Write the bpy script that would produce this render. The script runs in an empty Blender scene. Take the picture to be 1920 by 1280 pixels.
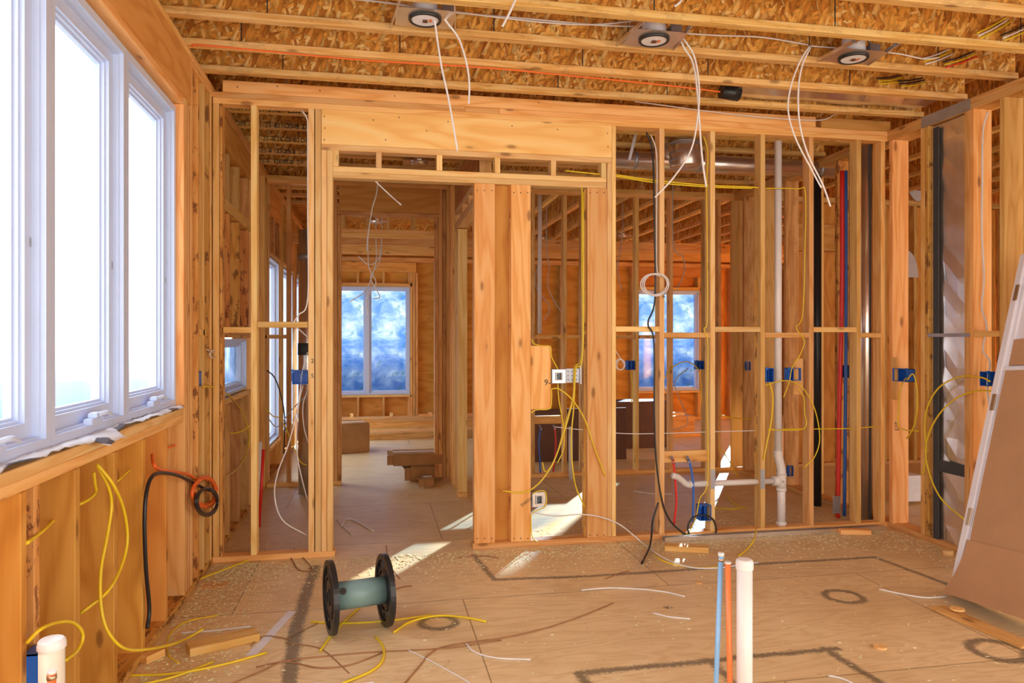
import bpy, bmesh, math, random
from mathutils import Vector, Matrix, noise as mnoise
R = random.Random(7)
SC = bpy.context.scene
COL = SC.collection
PI = math.pi
# ------------------------------------------------------------------ camera
F = 1370.0; HZ = 635.0; EYE = 1.45; YAW = math.radians(10.75)
CS, SN = math.cos(YAW), math.sin(YAW)
cam_d = bpy.data.cameras.new('camera'); cam = bpy.data.objects.new('camera', cam_d); COL.objects.link(cam)
cam_d.sensor_width = 36.0; cam_d.lens = 36.0 * F / 1920.0
cam_d.shift_y = -(640 - HZ) / 1920.0
cam_d.clip_start = 0.05; cam_d.clip_end = 200
cam.location = (0, 0, EYE); cam.rotation_euler = (PI / 2, 0, -YAW)
SC.camera = cam
# ------------------------------------------------------------------ world, sun, exposure
SC.view_settings.view_transform = 'Standard'; SC.view_settings.look = 'None'
SC.view_settings.gamma = 1.0; SC.view_settings.use_curve_mapping = False
SC.view_settings.exposure = 1.12
w = bpy.data.worlds.new('sky'); SC.world = w; w.use_nodes = True
nt = w.node_tree; nt.nodes.clear()
wo = nt.nodes.new('ShaderNodeOutputWorld'); bg = nt.nodes.new('ShaderNodeBackground')
tc = nt.nodes.new('ShaderNodeTexCoord'); sp = nt.nodes.new('ShaderNodeSeparateXYZ'); rp = nt.nodes.new('ShaderNodeValToRGB')
nt.links.new(tc.outputs['Generated'], sp.inputs[0])
mp = nt.nodes.new('ShaderNodeMapRange'); mp.inputs['From Min'].default_value = -0.5; mp.inputs['From Max'].default_value = 0.5
nt.links.new(sp.outputs['Z'], mp.inputs['Value']); nt.links.new(mp.outputs[0], rp.inputs[0])
e = rp.color_ramp.elements
e[0].position = 0.0; e[0].color = (0.30, 0.28, 0.26, 1)
e[1].position = 1.0; e[1].color = (0.85, 0.93, 1.0, 1)
x = e.new(0.39); x.color = (0.10, 0.14, 0.22, 1)
x = e.new(0.45); x.color = (0.20, 0.27, 0.38, 1)
x = e.new(0.50); x.color = (0.80, 0.88, 1.0, 1)
x = e.new(0.62); x.color = (0.95, 0.98, 1.0, 1)
# warm fill added to the sky behind the viewpoint, cooler from the window side
wm_ = nt.nodes.new('ShaderNodeMapRange'); wm_.inputs['From Min'].default_value = 0.1; wm_.inputs['From Max'].default_value = -0.7
nt.links.new(sp.outputs['Y'], wm_.inputs['Value'])
wx_ = nt.nodes.new('ShaderNodeMix'); wx_.data_type = 'RGBA'; nt.links.new(wm_.outputs[0], wx_.inputs[0]); nt.links.new(rp.outputs[0], wx_.inputs[6]); wx_.inputs[7].default_value = (0.54, 0.50, 0.45, 1)
nt.links.new(wx_.outputs[2], bg.inputs['Color']); bg.inputs['Strength'].default_value = 2.6
nt.links.new(bg.outputs[0], wo.inputs['Surface'])
sun_d = bpy.data.lights.new('sun', 'SUN'); sun_d.energy = 55.0; sun_d.angle = math.radians(0.6); sun_d.color = (1.0, 0.84, 0.60)
sun = bpy.data.objects.new('sun', sun_d); COL.objects.link(sun); sun.location = (6, 16, 6)
SUN_DIR = Vector((-0.61, -1.0, -0.283)).normalized()
sun.rotation_euler = SUN_DIR.to_track_quat('-Z', 'Y').to_euler()
# daylight portals in windows and openings added for light (guide the sky sampling only)
def portal(loc, sx, sy, d):
    l = bpy.data.lights.new('window_daylight', 'AREA'); l.shape = 'RECTANGLE'; l.size = sx; l.size_y = sy
    l.cycles.is_portal = True
    o = bpy.data.objects.new('window_daylight', l); COL.objects.link(o); o.location = loc
    o.rotation_euler = Vector(d).to_track_quat('-Z', 'Z').to_euler()
portal((-1.25, 2.95, 1.9), 2.7, 1.7, (1, 0, 0))
portal((0.05, 12.52, 1.42), 1.3, 1.9, (0, -1, 0))
portal((4.85, 12.52, 1.42), 1.3, 1.9, (0, -1, 0))
portal((1.3, -1.2, 1.55), 5.2, 3.1, (0, 1, 0))  # rear side left open so sky light fills the room
portal((7.7, 9.65, 1.6), 1.5, 1.5, (-1, 0, 0))  # unseen outer wall opening, added to light the back rooms
portal((-1.25, 9.6, 1.5), 4.4, 2.0, (1, 0, 0))

# ------------------------------------------------------------------ geometry from the room planes
def ray(u, v):
    t = (u - 960.0) / F
    return Vector((t * CS + SN, CS - t * SN, (HZ - v) / F))
CAMP = Vector((0, 0, EYE))
def P(u, v, ax, val):
    """point of a room plane (ax = 'x','y','z' at val)"""
    d = ray(u, v); i = 'xyz'.index(ax)
    return CAMP + d * ((val - CAMP[i]) / d[i])
def XY(u, Y): return P(u, HZ, 'y', Y).x         # X on a wall Y
def YX(u, X): return P(u, HZ, 'x', X).y         # Y on a wall X
def ZY(u, v, Y): return P(u, v, 'y', Y).z
def ZX(u, v, X): return P(u, v, 'x', X).z

# ------------------------------------------------------------------ materials
def newmat(name):
    m = bpy.data.materials.new(name); m.use_nodes = True
    m.node_tree.nodes.clear()
    o = m.node_tree.nodes.new('ShaderNodeOutputMaterial')
    b = m.node_tree.nodes.new('ShaderNodeBsdfPrincipled')
    m.node_tree.links.new(b.outputs[0], o.inputs['Surface'])
    return m, m.node_tree, b, o
def nd(nt, t, **kw):
    n = nt.nodes.new(t)
    for k, v in kw.items():
        if k in n.inputs: n.inputs[k].default_value = v
        else: setattr(n, k, v)
    return n
def lk(nt, a, b): nt.links.new(a, b)
def ramp(nt, stops, src):
    r = nt.nodes.new('ShaderNodeValToRGB'); el = r.color_ramp.elements
    while len(stops) > len(el): el.new(0.5)
    for i, (p, c) in enumerate(stops):
        el[i].position = p; el[i].color = (c[0], c[1], c[2], 1) if not isinstance(c, (int, float)) else (c, c, c, 1)
    lk(nt, src, r.inputs[0]); return r
def mixc(nt, fac, a, b, mode='MIX'):
    m = nt.nodes.new('ShaderNodeMix'); m.data_type = 'RGBA'; m.blend_type = mode
    for s, i in ((fac, 0), (a, 6), (b, 7)):
        if hasattr(s, 'links'): lk(nt, s, m.inputs[i])
        elif isinstance(s, (int, float)): m.inputs[i].default_value = s
        else: m.inputs[i].default_value = (s[0], s[1], s[2], 1)
    return m.outputs[2]
def mth(nt, op, a, b=None, c=None):
    m = nt.nodes.new('ShaderNodeMath'); m.operation = op
    for i, s in enumerate((a, b, c)):
        if s is None: continue
        if hasattr(s, 'links'): lk(nt, s, m.inputs[i])
        else: m.inputs[i].default_value = s
    return m.outputs[0]
def vmt(nt, op, a, b=None, sc=None):
    m = nt.nodes.new('ShaderNodeVectorMath'); m.operation = op
    for i, s in enumerate((a, b)):
        if s is None: continue
        if hasattr(s, 'links'): lk(nt, s, m.inputs[i])
        else: m.inputs[i].default_value = s
    if sc is not None:
        if hasattr(sc, 'links'): lk(nt, sc, m.inputs['Scale'])
        else: m.inputs['Scale'].default_value = sc
    return m
def wood(name, light, mid, dark, wane=0.0, knot=1.0, cross=1.0, rough=0.62):
    """sawn lumber: grain along local Z, growth bands, knots, wane stains"""
    m, nt, b, o = newmat(name)
    t = nd(nt, 'ShaderNodeTexCoord'); oi = nd(nt, 'ShaderNodeObjectInfo')
    rnd = nd(nt, 'ShaderNodeCombineXYZ')
    lk(nt, mth(nt, 'MULTIPLY', oi.outputs['Random'], 17.3), rnd.inputs[0]); lk(nt, mth(nt, 'MULTIPLY', oi.outputs['Random'], 41.7), rnd.inputs[1]); lk(nt, mth(nt, 'MULTIPLY', oi.outputs['Random'], 29.1), rnd.inputs[2])
    co = vmt(nt, 'ADD', t.outputs['Object'], rnd.outputs[0]).outputs[0]
    s1 = vmt(nt, 'MULTIPLY', co, (9 * cross, 9 * cross, 0.9)).outputs[0]
    n1 = nd(nt, 'ShaderNodeTexNoise', Scale=1.0, Detail=2.0, Roughness=0.5, Distortion=0.3); lk(nt, s1, n1.inputs['Vector'])
    bands = mth(nt, 'SINE', mth(nt, 'MULTIPLY', n1.outputs['Fac'], 34.0))
    bands = mth(nt, 'MULTIPLY_ADD', bands, 0.5, 0.5)
    s2 = vmt(nt, 'MULTIPLY', co, (140, 140, 3.0)).outputs[0]
    n2 = nd(nt, 'ShaderNodeTexNoise', Scale=1.0, Detail=3.0, Roughness=0.6); lk(nt, s2, n2.inputs['Vector'])
    fac = mth(nt, 'ADD', mth(nt, 'MULTIPLY', bands, 0.55), mth(nt, 'MULTIPLY', n2.outputs['Fac'], 0.45))
    c = ramp(nt, [(0.15, light), (0.6, mid), (0.95, dark)], fac).outputs[0]
    # broad tone drift
    s3 = vmt(nt, 'MULTIPLY', co, (5, 5, 1.2)).outputs[0]
    n3 = nd(nt, 'ShaderNodeTexNoise', Scale=1.0, Detail=2.0); lk(nt, s3, n3.inputs['Vector'])
    c = mixc(nt, mth(nt, 'MULTIPLY', n3.outputs['Fac'], 0.38), c, dark, 'MIX')
    # knots
    s4 = vmt(nt, 'MULTIPLY', co, (7, 7, 2.6)).outputs[0]
    vo = nd(nt, 'ShaderNodeTexVoronoi', Scale=1.0, Randomness=1.0); lk(nt, s4, vo.inputs['Vector'])
    kn = ramp(nt, [(0.0, 1.0), (0.075, 0.85), (0.12, 0.12), (0.2, 0.0)], vo.outputs['Distance']).outputs[0]
    c = mixc(nt, mth(nt, 'MULTIPLY', kn, 0.75 * knot), c, (dark[0] * 0.30, dark[1] * 0.22, dark[2] * 0.16))
    if wane:
        s5 = vmt(nt, 'MULTIPLY', co, (16, 16, 7)).outputs[0]
        n5 = nd(nt, 'ShaderNodeTexNoise', Scale=1.0, Detail=5.0, Roughness=0.7); lk(nt, s5, n5.inputs['Vector'])
        wm = ramp(nt, [(0.54, 0.0), (0.59, 1.0)], n5.outputs['Fac']).outputs[0]
        c = mixc(nt, mth(nt, 'MULTIPLY', wm, wane), c, (0.17, 0.045, 0.015))
    hs = nd(nt, 'ShaderNodeHueSaturation'); lk(nt, c, hs.inputs['Color'])
    lk(nt, mth(nt, 'MULTIPLY_ADD', oi.outputs['Random'], 0.30, 0.85), hs.inputs['Value'])
    lk(nt, mth(nt, 'MULTIPLY_ADD', mth(nt, 'FRACT', mth(nt, 'MULTIPLY', oi.outputs['Random'], 7.7)), 0.022, 0.489), hs.inputs['Hue'])
    lk(nt, hs.outputs[0], b.inputs['Base Color']); b.inputs['Roughness'].default_value = rough
    b.inputs['Specular IOR Level'].default_value = 0.3
    bp = nd(nt, 'ShaderNodeBump', Strength=0.18, Distance=0.004); lk(nt, fac, bp.inputs['Height']); lk(nt, bp.outputs[0], b.inputs['Normal'])
    return m
def osb(name, cols, scale=1.0):
    m, nt, b, o = newmat(name)
    t = nd(nt, 'ShaderNodeTexCoord')
    out = None
    src = vmt(nt, 'SCALE', t.outputs['Object'], sc=scale).outputs[0]
    nz = nd(nt, 'ShaderNodeTexNoise', Scale=9.0, Detail=1.0); lk(nt, src, nz.inputs['Vector'])
    src2 = vmt(nt, 'ADD', src, vmt(nt, 'SCALE', nz.outputs['Color'], sc=0.03).outputs[0]).outputs[0]
    for i, (ang, sx, sy) in enumerate(((0.25, 11, 46), (1.9, 13, 52), (2.75, 9, 40))):
        vr = nd(nt, 'ShaderNodeVectorRotate'); vr.rotation_type = 'Y_AXIS'; vr.inputs['Angle'].default_value = ang; lk(nt, src2, vr.inputs['Vector'])
        mpn = vmt(nt, 'MULTIPLY_ADD', vr.outputs[0], (sx * 1.5, 12, sy * 1.2)); mpn.inputs[2].default_value = (i * 3.1, i * 1.7, i * 5.3)
        v = nd(nt, 'ShaderNodeTexVoronoi', Scale=1.0); lk(nt, mpn.outputs[0], v.inputs['Vector'])
        sx_ = nd(nt, 'ShaderNodeSeparateColor'); lk(nt, v.outputs['Color'], sx_.inputs[0])
        c = ramp(nt, [(0.0, cols[0]), (0.35, cols[1]), (0.75, cols[2]), (1.0, cols[3])], sx_.outputs[0]).outputs[0]
        edge = ramp(nt, [(0.3, 1.0), (0.8, 0.6)], v.outputs['Distance']).outputs[0]
        c = mixc(nt, 1.0, c, edge, 'MULTIPLY')
        if out is None: out = c
        else:
            sel = ramp(nt, [(0.55, 0.0), (0.6, 1.0)], sx_.outputs[1]).outputs[0]
            out = mixc(nt, sel, out, c)
    lk(nt, out, b.inputs['Base Color']); b.inputs['Roughness'].default_value = 0.6
    b.inputs['Specular IOR Level'].default_value = 0.25
    bp = nd(nt, 'ShaderNodeBump', Strength=0.3, Distance=0.004); lk(nt, out, bp.inputs['Height']); lk(nt, bp.outputs[0], b.inputs['Normal'])
    return m
def plain(name, col, rough=0.5, metal=0.0, spec=0.5, vary=0.0, vs=8.0, bump=0.0, coat=0.0):
    m, nt, b, o = newmat(name)
    b.inputs['Roughness'].default_value = rough; b.inputs['Metallic'].default_value = metal
    b.inputs['Specular IOR Level'].default_value = spec
    t = nd(nt, 'ShaderNodeTexCoord'); n = nd(nt, 'ShaderNodeTexNoise', Scale=vs, Detail=4.0, Roughness=0.6); lk(nt, t.outputs['Object'], n.inputs['Vector'])
    v = vary if vary else 0.08
    c = ramp(nt, [(0.3, tuple(k * (1 - v) for k in col)), (0.7, tuple(min(1, k * (1 + v)) for k in col))], n.outputs['Fac']).outputs[0]
    lk(nt, c, b.inputs['Base Color'])
    if bump:
        bp = nd(nt, 'ShaderNodeBump', Strength=bump, Distance=0.01); lk(nt, n.outputs['Fac'], bp.inputs['Height']); lk(nt, bp.outputs[0], b.inputs['Normal'])
    return m
M = {}
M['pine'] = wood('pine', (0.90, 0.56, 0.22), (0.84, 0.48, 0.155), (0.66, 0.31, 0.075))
M['pale'] = wood('pale_spruce', (0.94, 0.67, 0.31), (0.90, 0.58, 0.23), (0.76, 0.40, 0.12))
M['fir'] = wood('fir', (0.93, 0.57, 0.23), (0.88, 0.47, 0.155), (0.72, 0.31, 0.07), knot=1.0)
M['amber'] = wood('amber_pine', (0.74, 0.36, 0.08), (0.66, 0.29, 0.055), (0.50, 0.18, 0.025), cross=0.5)  # darker pine, shade of the stud sides put into its colour
M['wane'] = wood('waney_pine', (0.86, 0.47, 0.14), (0.78, 0.38, 0.09), (0.58, 0.23, 0.04), wane=0.8)
M['header'] = wood('header_timber', (0.94, 0.65, 0.28), (0.90, 0.56, 0.20), (0.80, 0.40, 0.11), knot=1.0, cross=0.45)
M['beam'] = wood('amber_beam', (0.80, 0.42, 0.12), (0.74, 0.36, 0.09), (0.58, 0.24, 0.045), cross=0.6)
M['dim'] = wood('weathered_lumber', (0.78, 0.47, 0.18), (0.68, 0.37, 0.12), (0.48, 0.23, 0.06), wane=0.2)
M['flange'] = wood('joist_flange', (0.95, 0.66, 0.28), (0.90, 0.55, 0.18), (0.70, 0.33, 0.07), wane=0.18, cross=1.6)
M['sheath'] = wood('plywood_sheathing', (0.80, 0.38, 0.085), (0.72, 0.31, 0.055), (0.55, 0.20, 0.03), cross=0.35, knot=0.5)
M['osb'] = osb('strand_board', ((0.42, 0.14, 0.02), (0.76, 0.32, 0.05), (0.90, 0.46, 0.09), (0.98, 0.68, 0.26)))
M['frame'] = plain('white_vinyl', (0.60, 0.70, 0.93), 0.35, spec=0.5, vary=0.02)
M['yellow'] = plain('yellow_cable_jacket', (0.85, 0.62, 0.02), 0.4)
M['white'] = plain('white_cable_jacket', (0.82, 0.80, 0.80), 0.4)
M['grey'] = plain('grey_cable_jacket', (0.50, 0.46, 0.44), 0.45)
M['black'] = plain('black_plastic', (0.018, 0.018, 0.02), 0.35)
M['orange'] = plain('orange_cable_jacket', (0.90, 0.16, 0.02), 0.4)
M['red'] = plain('red_tubing', (0.75, 0.03, 0.02), 0.35)
M['salmon'] = plain('orange_red_tubing', (0.85, 0.22, 0.06), 0.35)
M['blue'] = plain('blue_tubing', (0.04, 0.16, 0.62), 0.35)
M['sky'] = plain('light_blue_tubing', (0.25, 0.50, 0.85), 0.35)
M['bluebox'] = plain('blue_box_plastic', (0.015, 0.13, 0.58), 0.4)
M['pvc'] = plain('white_drain_pipe', (0.80, 0.76, 0.74), 0.3, vary=0.05)
M['pvc2'] = plain('cream_pipe', (0.86, 0.80, 0.66), 0.35)
M['metal'] = plain('galvanised_steel', (0.80, 0.74, 0.68), 0.27, metal=0.9, vary=0.12, vs=5, bump=0.15)
M['steel'] = plain('dull_steel', (0.42, 0.43, 0.47), 0.45, metal=0.7, vary=0.15)
M['tape'] = plain('dark_duct_tape', (0.05, 0.055, 0.06), 0.6, bump=0.2)
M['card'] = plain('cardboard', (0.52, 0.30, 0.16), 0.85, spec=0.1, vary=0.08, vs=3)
M['card2'] = plain('shaded_brown_cardboard', (0.42, 0.22, 0.09), 0.85, spec=0.1, vary=0.15, vs=5)  # darker brown cardboard of the far cartons
M['door'] = plain('white_primer_paint', (0.80, 0.80, 0.88), 0.45, vary=0.02)
M['teal'] = plain('grey_green_barrel', (0.22, 0.36, 0.36), 0.35, vary=0.06)
M['brass'] = plain('nickel_hinge', (0.55, 0.45, 0.32), 0.35, metal=0.9)
M['strap'] = plain('brown_banding', (0.36, 0.17, 0.07), 0.6, vary=0.2)
M['paper'] = plain('white_card_strip', (0.80, 0.80, 0.86), 0.7)
M['dry'] = plain('white_drywall', (0.62, 0.58, 0.60), 0.8)
M['ink'] = plain('black_ink', (0.04, 0.035, 0.03), 0.7)
M['sawdust'] = plain('wood_chips', (0.97, 0.80, 0.50), 0.8, vary=0.25, vs=40)
M['dark'] = plain('dark_brown_panel', (0.13, 0.045, 0.02), 0.5)
# crumpled house wrap at the sill
def wrapmat():
    m, nt, b, o = newmat('printed_house_wrap')
    t = nd(nt, 'ShaderNodeTexCoord')
    s = vmt(nt, 'MULTIPLY', t.outputs['Object'], (14, 5, 14)).outputs[0]
    n = nd(nt, 'ShaderNodeTexNoise', Scale=1.0, Detail=1.0); lk(nt, s, n.inputs['Vector'])
    c = ramp(nt, [(0.56, (0.80, 0.80, 0.84)), (0.60, (0.10, 0.10, 0.12))], n.outputs['Fac']).outputs[0]
    lk(nt, c, b.inputs['Base Color']); b.inputs['Roughness'].default_value = 0.4
    return m
M['wrap'] = wrapmat()
# glass with protective film: clear pane tinted by smears
def glassmat(name, lo, hi, scale, gloss=0.06, tint2=None):
    m = bpy.data.materials.new(name); m.use_nodes = True; nt = m.node_tree; nt.nodes.clear()
    o = nd(nt, 'ShaderNodeOutputMaterial'); tr = nd(nt, 'ShaderNodeBsdfTransparent'); gl = nd(nt, 'ShaderNodeBsdfGlossy', Roughness=0.05)
    mx = nd(nt, 'ShaderNodeMixShader', Fac=gloss)
    t = nd(nt, 'ShaderNodeTexCoord')
    mp_ = nd(nt, 'ShaderNodeMapping'); mp_.inputs['Rotation'].default_value = (0.5, 0.5, 0.3); mp_.inputs['Scale'].default_value = (1.0, 1.0, 1.6); lk(nt, t.outputs['Object'], mp_.inputs['Vector'])
    n = nd(nt, 'ShaderNodeTexNoise', Scale=scale, Detail=4.0, Roughness=0.62, Distortion=0.5); lk(nt, mp_.outputs[0], n.inputs['Vector'])
    c = ramp(nt, [(0.36, lo), (0.52, tuple((a + b_) / 2 for a, b_ in zip(lo, hi))), (0.68, hi)], n.outputs['Fac']).outputs[0]
    if tint2:
        n2 = nd(nt, 'ShaderNodeTexNoise', Scale=9.0, Detail=3.0); lk(nt, t.outputs['Object'], n2.inputs['Vector'])
        c = mixc(nt, ramp(nt, [(0.58, 0.0), (0.66, 0.6)], n2.outputs['Fac']).outputs[0], c, tint2)
    lk(nt, c, tr.inputs['Color']); lk(nt, tr.outputs[0], mx.inputs[1]); lk(nt, gl.outputs[0], mx.inputs[2]); lk(nt, mx.outputs[0], o.inputs['Surface'])
    return m
M['glass'] = glassmat('clear_window_glass', (0.90, 0.95, 1.0), (1, 1, 1), 1.6)
M['film'] = glassmat('film_covered_glass', (0.17, 0.28, 0.45), (0.50, 0.53, 0.56), 2.6, 0.03, (0.22, 0.32, 0.30))
M['film2'] = glassmat('wrinkled_film_glass', (0.34, 0.42, 0.52), (0.62, 0.66, 0.70), 4.0, 0.03)

# floor: plywood sheets, dust and sprayed layout lines
def floor_mat():
    m, nt, b, o = newmat('plywood_subfloor')
    g = nd(nt, 'ShaderNodeNewGeometry'); pos = g.outputs['Position']
    s1 = vmt(nt, 'MULTIPLY', pos, (1.1, 5.0, 1)).outputs[0]
    n1 = nd(nt, 'ShaderNodeTexNoise', Scale=1.0, Detail=3.0, Roughness=0.5, Distortion=0.7); lk(nt, s1, n1.inputs['Vector'])
    bands = mth(nt, 'MULTIPLY_ADD', mth(nt, 'SINE', mth(nt, 'MULTIPLY', n1.outputs['Fac'], 60.0)), 0.5, 0.5)
    s2 = vmt(nt, 'MULTIPLY', pos, (4, 90, 1)).outputs[0]
    n2 = nd(nt, 'ShaderNodeTexNoise', Scale=1.0, Detail=3.0); lk(nt, s2, n2.inputs['Vector'])
    f = mth(nt, 'ADD', mth(nt, 'MULTIPLY', bands, 0.35), mth(nt, 'MULTIPLY', n2.outputs['Fac'], 0.65))
    c = ramp(nt, [(0.2, (0.90, 0.70, 0.41)), (0.55, (0.84, 0.63, 0.345)), (0.85, (0.70, 0.49, 0.24))], f).outputs[0]
    n3 = nd(nt, 'ShaderNodeTexNoise', Scale=1.6, Detail=4.0, Roughness=0.6); lk(nt, pos, n3.inputs['Vector'])
    c = mixc(nt, ramp(nt, [(0.45, 0.0), (0.75, 0.55)], n3.outputs['Fac']).outputs[0], c, (0.62, 0.41, 0.19))
    n4 = nd(nt, 'ShaderNodeTexNoise', Scale=26, Detail=4.0, Roughness=0.7); lk(nt, pos, n4.inputs['Vector'])
    c = mixc(nt, ramp(nt, [(0.64, 0.0), (0.72, 0.5)], n4.outputs['Fac']).outputs[0], c, (0.24, 0.14, 0.08))
    n4b = nd(nt, 'ShaderNodeTexNoise', Scale=55, Detail=3.0, Roughness=0.7); lk(nt, pos, n4b.inputs['Vector'])
    c = mixc(nt, ramp(nt, [(0.64, 0.0), (0.70, 0.6)], n4b.outputs['Fac']).outputs[0], c, (0.82, 0.64, 0.40))
    # seams
    sp_ = nd(nt, 'ShaderNodeSeparateXYZ'); lk(nt, pos, sp_.inputs[0])
    br = nd(nt, 'ShaderNodeTexBrick'); br.offset = 0.5
    br.inputs['Scale'].default_value = 1.0; br.inputs['Mortar Size'].default_value = 0.0035; br.inputs['Brick Width'].default_value = 2.44; br.inputs['Row Height'].default_value = 1.22
    br.inputs['Color1'].default_value = (1, 1, 1, 1); br.inputs['Color2'].default_value = (0.90, 0.90, 0.90, 1); br.inputs['Mortar'].default_value = (0.45, 0.40, 0.36, 1)
    lk(nt, vmt(nt, 'ADD', pos, (1.95, 0.83, 0)).outputs[0], br.inputs['Vector'])
    c = mixc(nt, 1.0, c, br.outputs['Color'], 'MULTIPLY')
    # sprayed lines
    flat = vmt(nt, 'MULTIPLY', pos, (1, 1, 0)).outputs[0]
    nn = nd(nt, 'ShaderNodeTexNoise', Scale=9.0, Detail=3.0); lk(nt, pos, nn.inputs['Vector'])
    wob = vmt(nt, 'ADD', flat, vmt(nt, 'SCALE', vmt(nt, 'SUBTRACT', nn.outputs['Color'], (0.5, 0.5, 0.5)).outputs[0], sc=0.03).outputs[0]).outputs[0]
    wob = vmt(nt, 'MULTIPLY', wob, (1, 1, 0)).outputs[0]
    def fp(u, v): p = P(u, v, 'z', 0); return (p.x, p.y, 0)
    segs = []
    def poly(pts, wd):
        for a_, b_ in zip(pts, pts[1:]): segs.append((fp(*a_), fp(*b_), wd))
    poly([(592, 1062), (574, 1110), (553, 1190), (540, 1290)], 0.026)
    poly([(888, 1040), (926, 1086), (1100, 1080), (1288, 1068), (1420, 1057), (1640, 1044), (1795, 1102)], 0.012)
    poly([(1088, 1262), (1320, 1239), (1568, 1216)], 0.014)
    poly([(1545, 1216), (1668, 1290)], 0.014)
    poly([(1088, 1262), (1110, 1300)], 0.014)
    poly([(1335, 1240), (1380, 1285)], 0.012)
    dmin = None
    for a_, b_, wd in segs:
        a3, b3 = Vector(a_), Vector(b_); ba = b3 - a3
        pa = vmt(nt, 'SUBTRACT', wob, tuple(a3)).outputs[0]
        h = vmt(nt, 'DOT_PRODUCT', pa, tuple(ba / ba.dot(ba))).outputs['Value']
        cl = nd(nt, 'ShaderNodeClamp'); lk(nt, h, cl.inputs[0])
        q = vmt(nt, 'SCALE', tuple(ba), sc=cl.outputs[0]).outputs[0]
        d = vmt(nt, 'LENGTH', vmt(nt, 'SUBTRACT', pa, q).outputs[0]).outputs['Value']
        d = mth(nt, 'SUBTRACT', d, wd)
        dmin = d if dmin is None else mth(nt, 'MINIMUM', dmin, d)
    for (u, v, r, wd) in ((1582, 1118, 0.10, 0.012), (1872, 1219, 0.115, 0.016), (822, 1167, 0.085, 0.012)):
        d = vmt(nt, 'LENGTH', vmt(nt, 'SUBTRACT', wob, fp(u, v)).outputs[0]).outputs['Value']
        d = mth(nt, 'SUBTRACT', mth(nt, 'ABSOLUTE', mth(nt, 'SUBTRACT', d, r)), wd)
        dmin = mth(nt, 'MINIMUM', dmin, d)
    d = vmt(nt, 'LENGTH', vmt(nt, 'SUBTRACT', wob, fp(1252, 1139)).outputs[0]).outputs['Value']
    dmin = mth(nt, 'MINIMUM', dmin, mth(nt, 'SUBTRACT', d, 0.012))
    n6 = nd(nt, 'ShaderNodeTexNoise', Scale=60, Detail=3.0); lk(nt, pos, n6.inputs['Vector'])
    dd = mth(nt, 'ADD', dmin, mth(nt, 'MULTIPLY_ADD', n6.outputs['Fac'], 0.05, -0.025))
    mk = ramp(nt, [(0.0, 0.72), (1.0, 0.0)], mth(nt, 'MULTIPLY', mth(nt, 'ADD', dd, 0.004), 45.0)).outputs[0]
    c = mixc(nt, mk, c, (0.05, 0.045, 0.045))
    lk(nt, c, b.inputs['Base Color']); b.inputs['Roughness'].default_value = 0.42
    b.inputs['Specular IOR Level'].default_value = 0.45
    bp = nd(nt, 'ShaderNodeBump', Strength=0.12, Distance=0.003); lk(nt, n4.outputs['Fac'], bp.inputs['Height']); lk(nt, bp.outputs[0], b.inputs['Normal'])
    return m
M['floor'] = floor_mat()

# ------------------------------------------------------------------ object helpers
WL = {}
def tag(o, label=None, cat=None, group=None, kind=None):
    if label: o['label'] = label
    if cat: o['category'] = cat
    if group: o['group'] = group
    if kind: o['kind'] = kind
    return o
def empty(name, loc, label=None, cat=None, group=None, kind=None):
    o = bpy.data.objects.new(name, None); COL.objects.link(o); o.location = loc; o.empty_display_size = 0.1
    WL[o] = Matrix.Translation(Vector(loc))
    return tag(o, label, cat, group, kind)
def link(name, me, mat, parent, mw):
    o = bpy.data.objects.new(name, me); COL.objects.link(o)
    if mat is not None: me.materials.append(M[mat] if isinstance(mat, str) else mat)
    if parent is not None:
        o.parent = parent
        o.matrix_basis = WL[parent].inverted() @ mw
    else: o.matrix_basis = mw
    WL[o] = mw.copy()
    return o
def bmobj(name, bm, mat, parent=None, smooth=False):
    """world-space bmesh -> object with its origin at the bottom centre"""
    xs = [v.co for v in bm.verts]
    c = Vector(((min(v.x for v in xs) + max(v.x for v in xs)) / 2, (min(v.y for v in xs) + max(v.y for v in xs)) / 2, min(v.z for v in xs)))
    for v in bm.verts: v.co -= c
    bmesh.ops.recalc_face_normals(bm, faces=bm.faces)
    me = bpy.data.meshes.new(name); bm.to_mesh(me); bm.free()
    if smooth:
        for p in me.polygons: p.use_smooth = True
    return link(name, me, mat, parent, Matrix.Translation(c))
def addbox(bm, lo, hi, mtx=None):
    vs = [bm.verts.new((x_, y_, z_)) for x_ in (lo[0], hi[0]) for y_ in (lo[1], hi[1]) for z_ in (lo[2], hi[2])]
    if mtx is not None:
        for v in vs: v.co = mtx @ v.co
    for f in ((0, 1, 3, 2), (4, 6, 7, 5), (0, 4, 5, 1), (2, 3, 7, 6), (0, 2, 6, 4), (1, 5, 7, 3)):
        bm.faces.new([vs[i] for i in f])
    return vs
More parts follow.
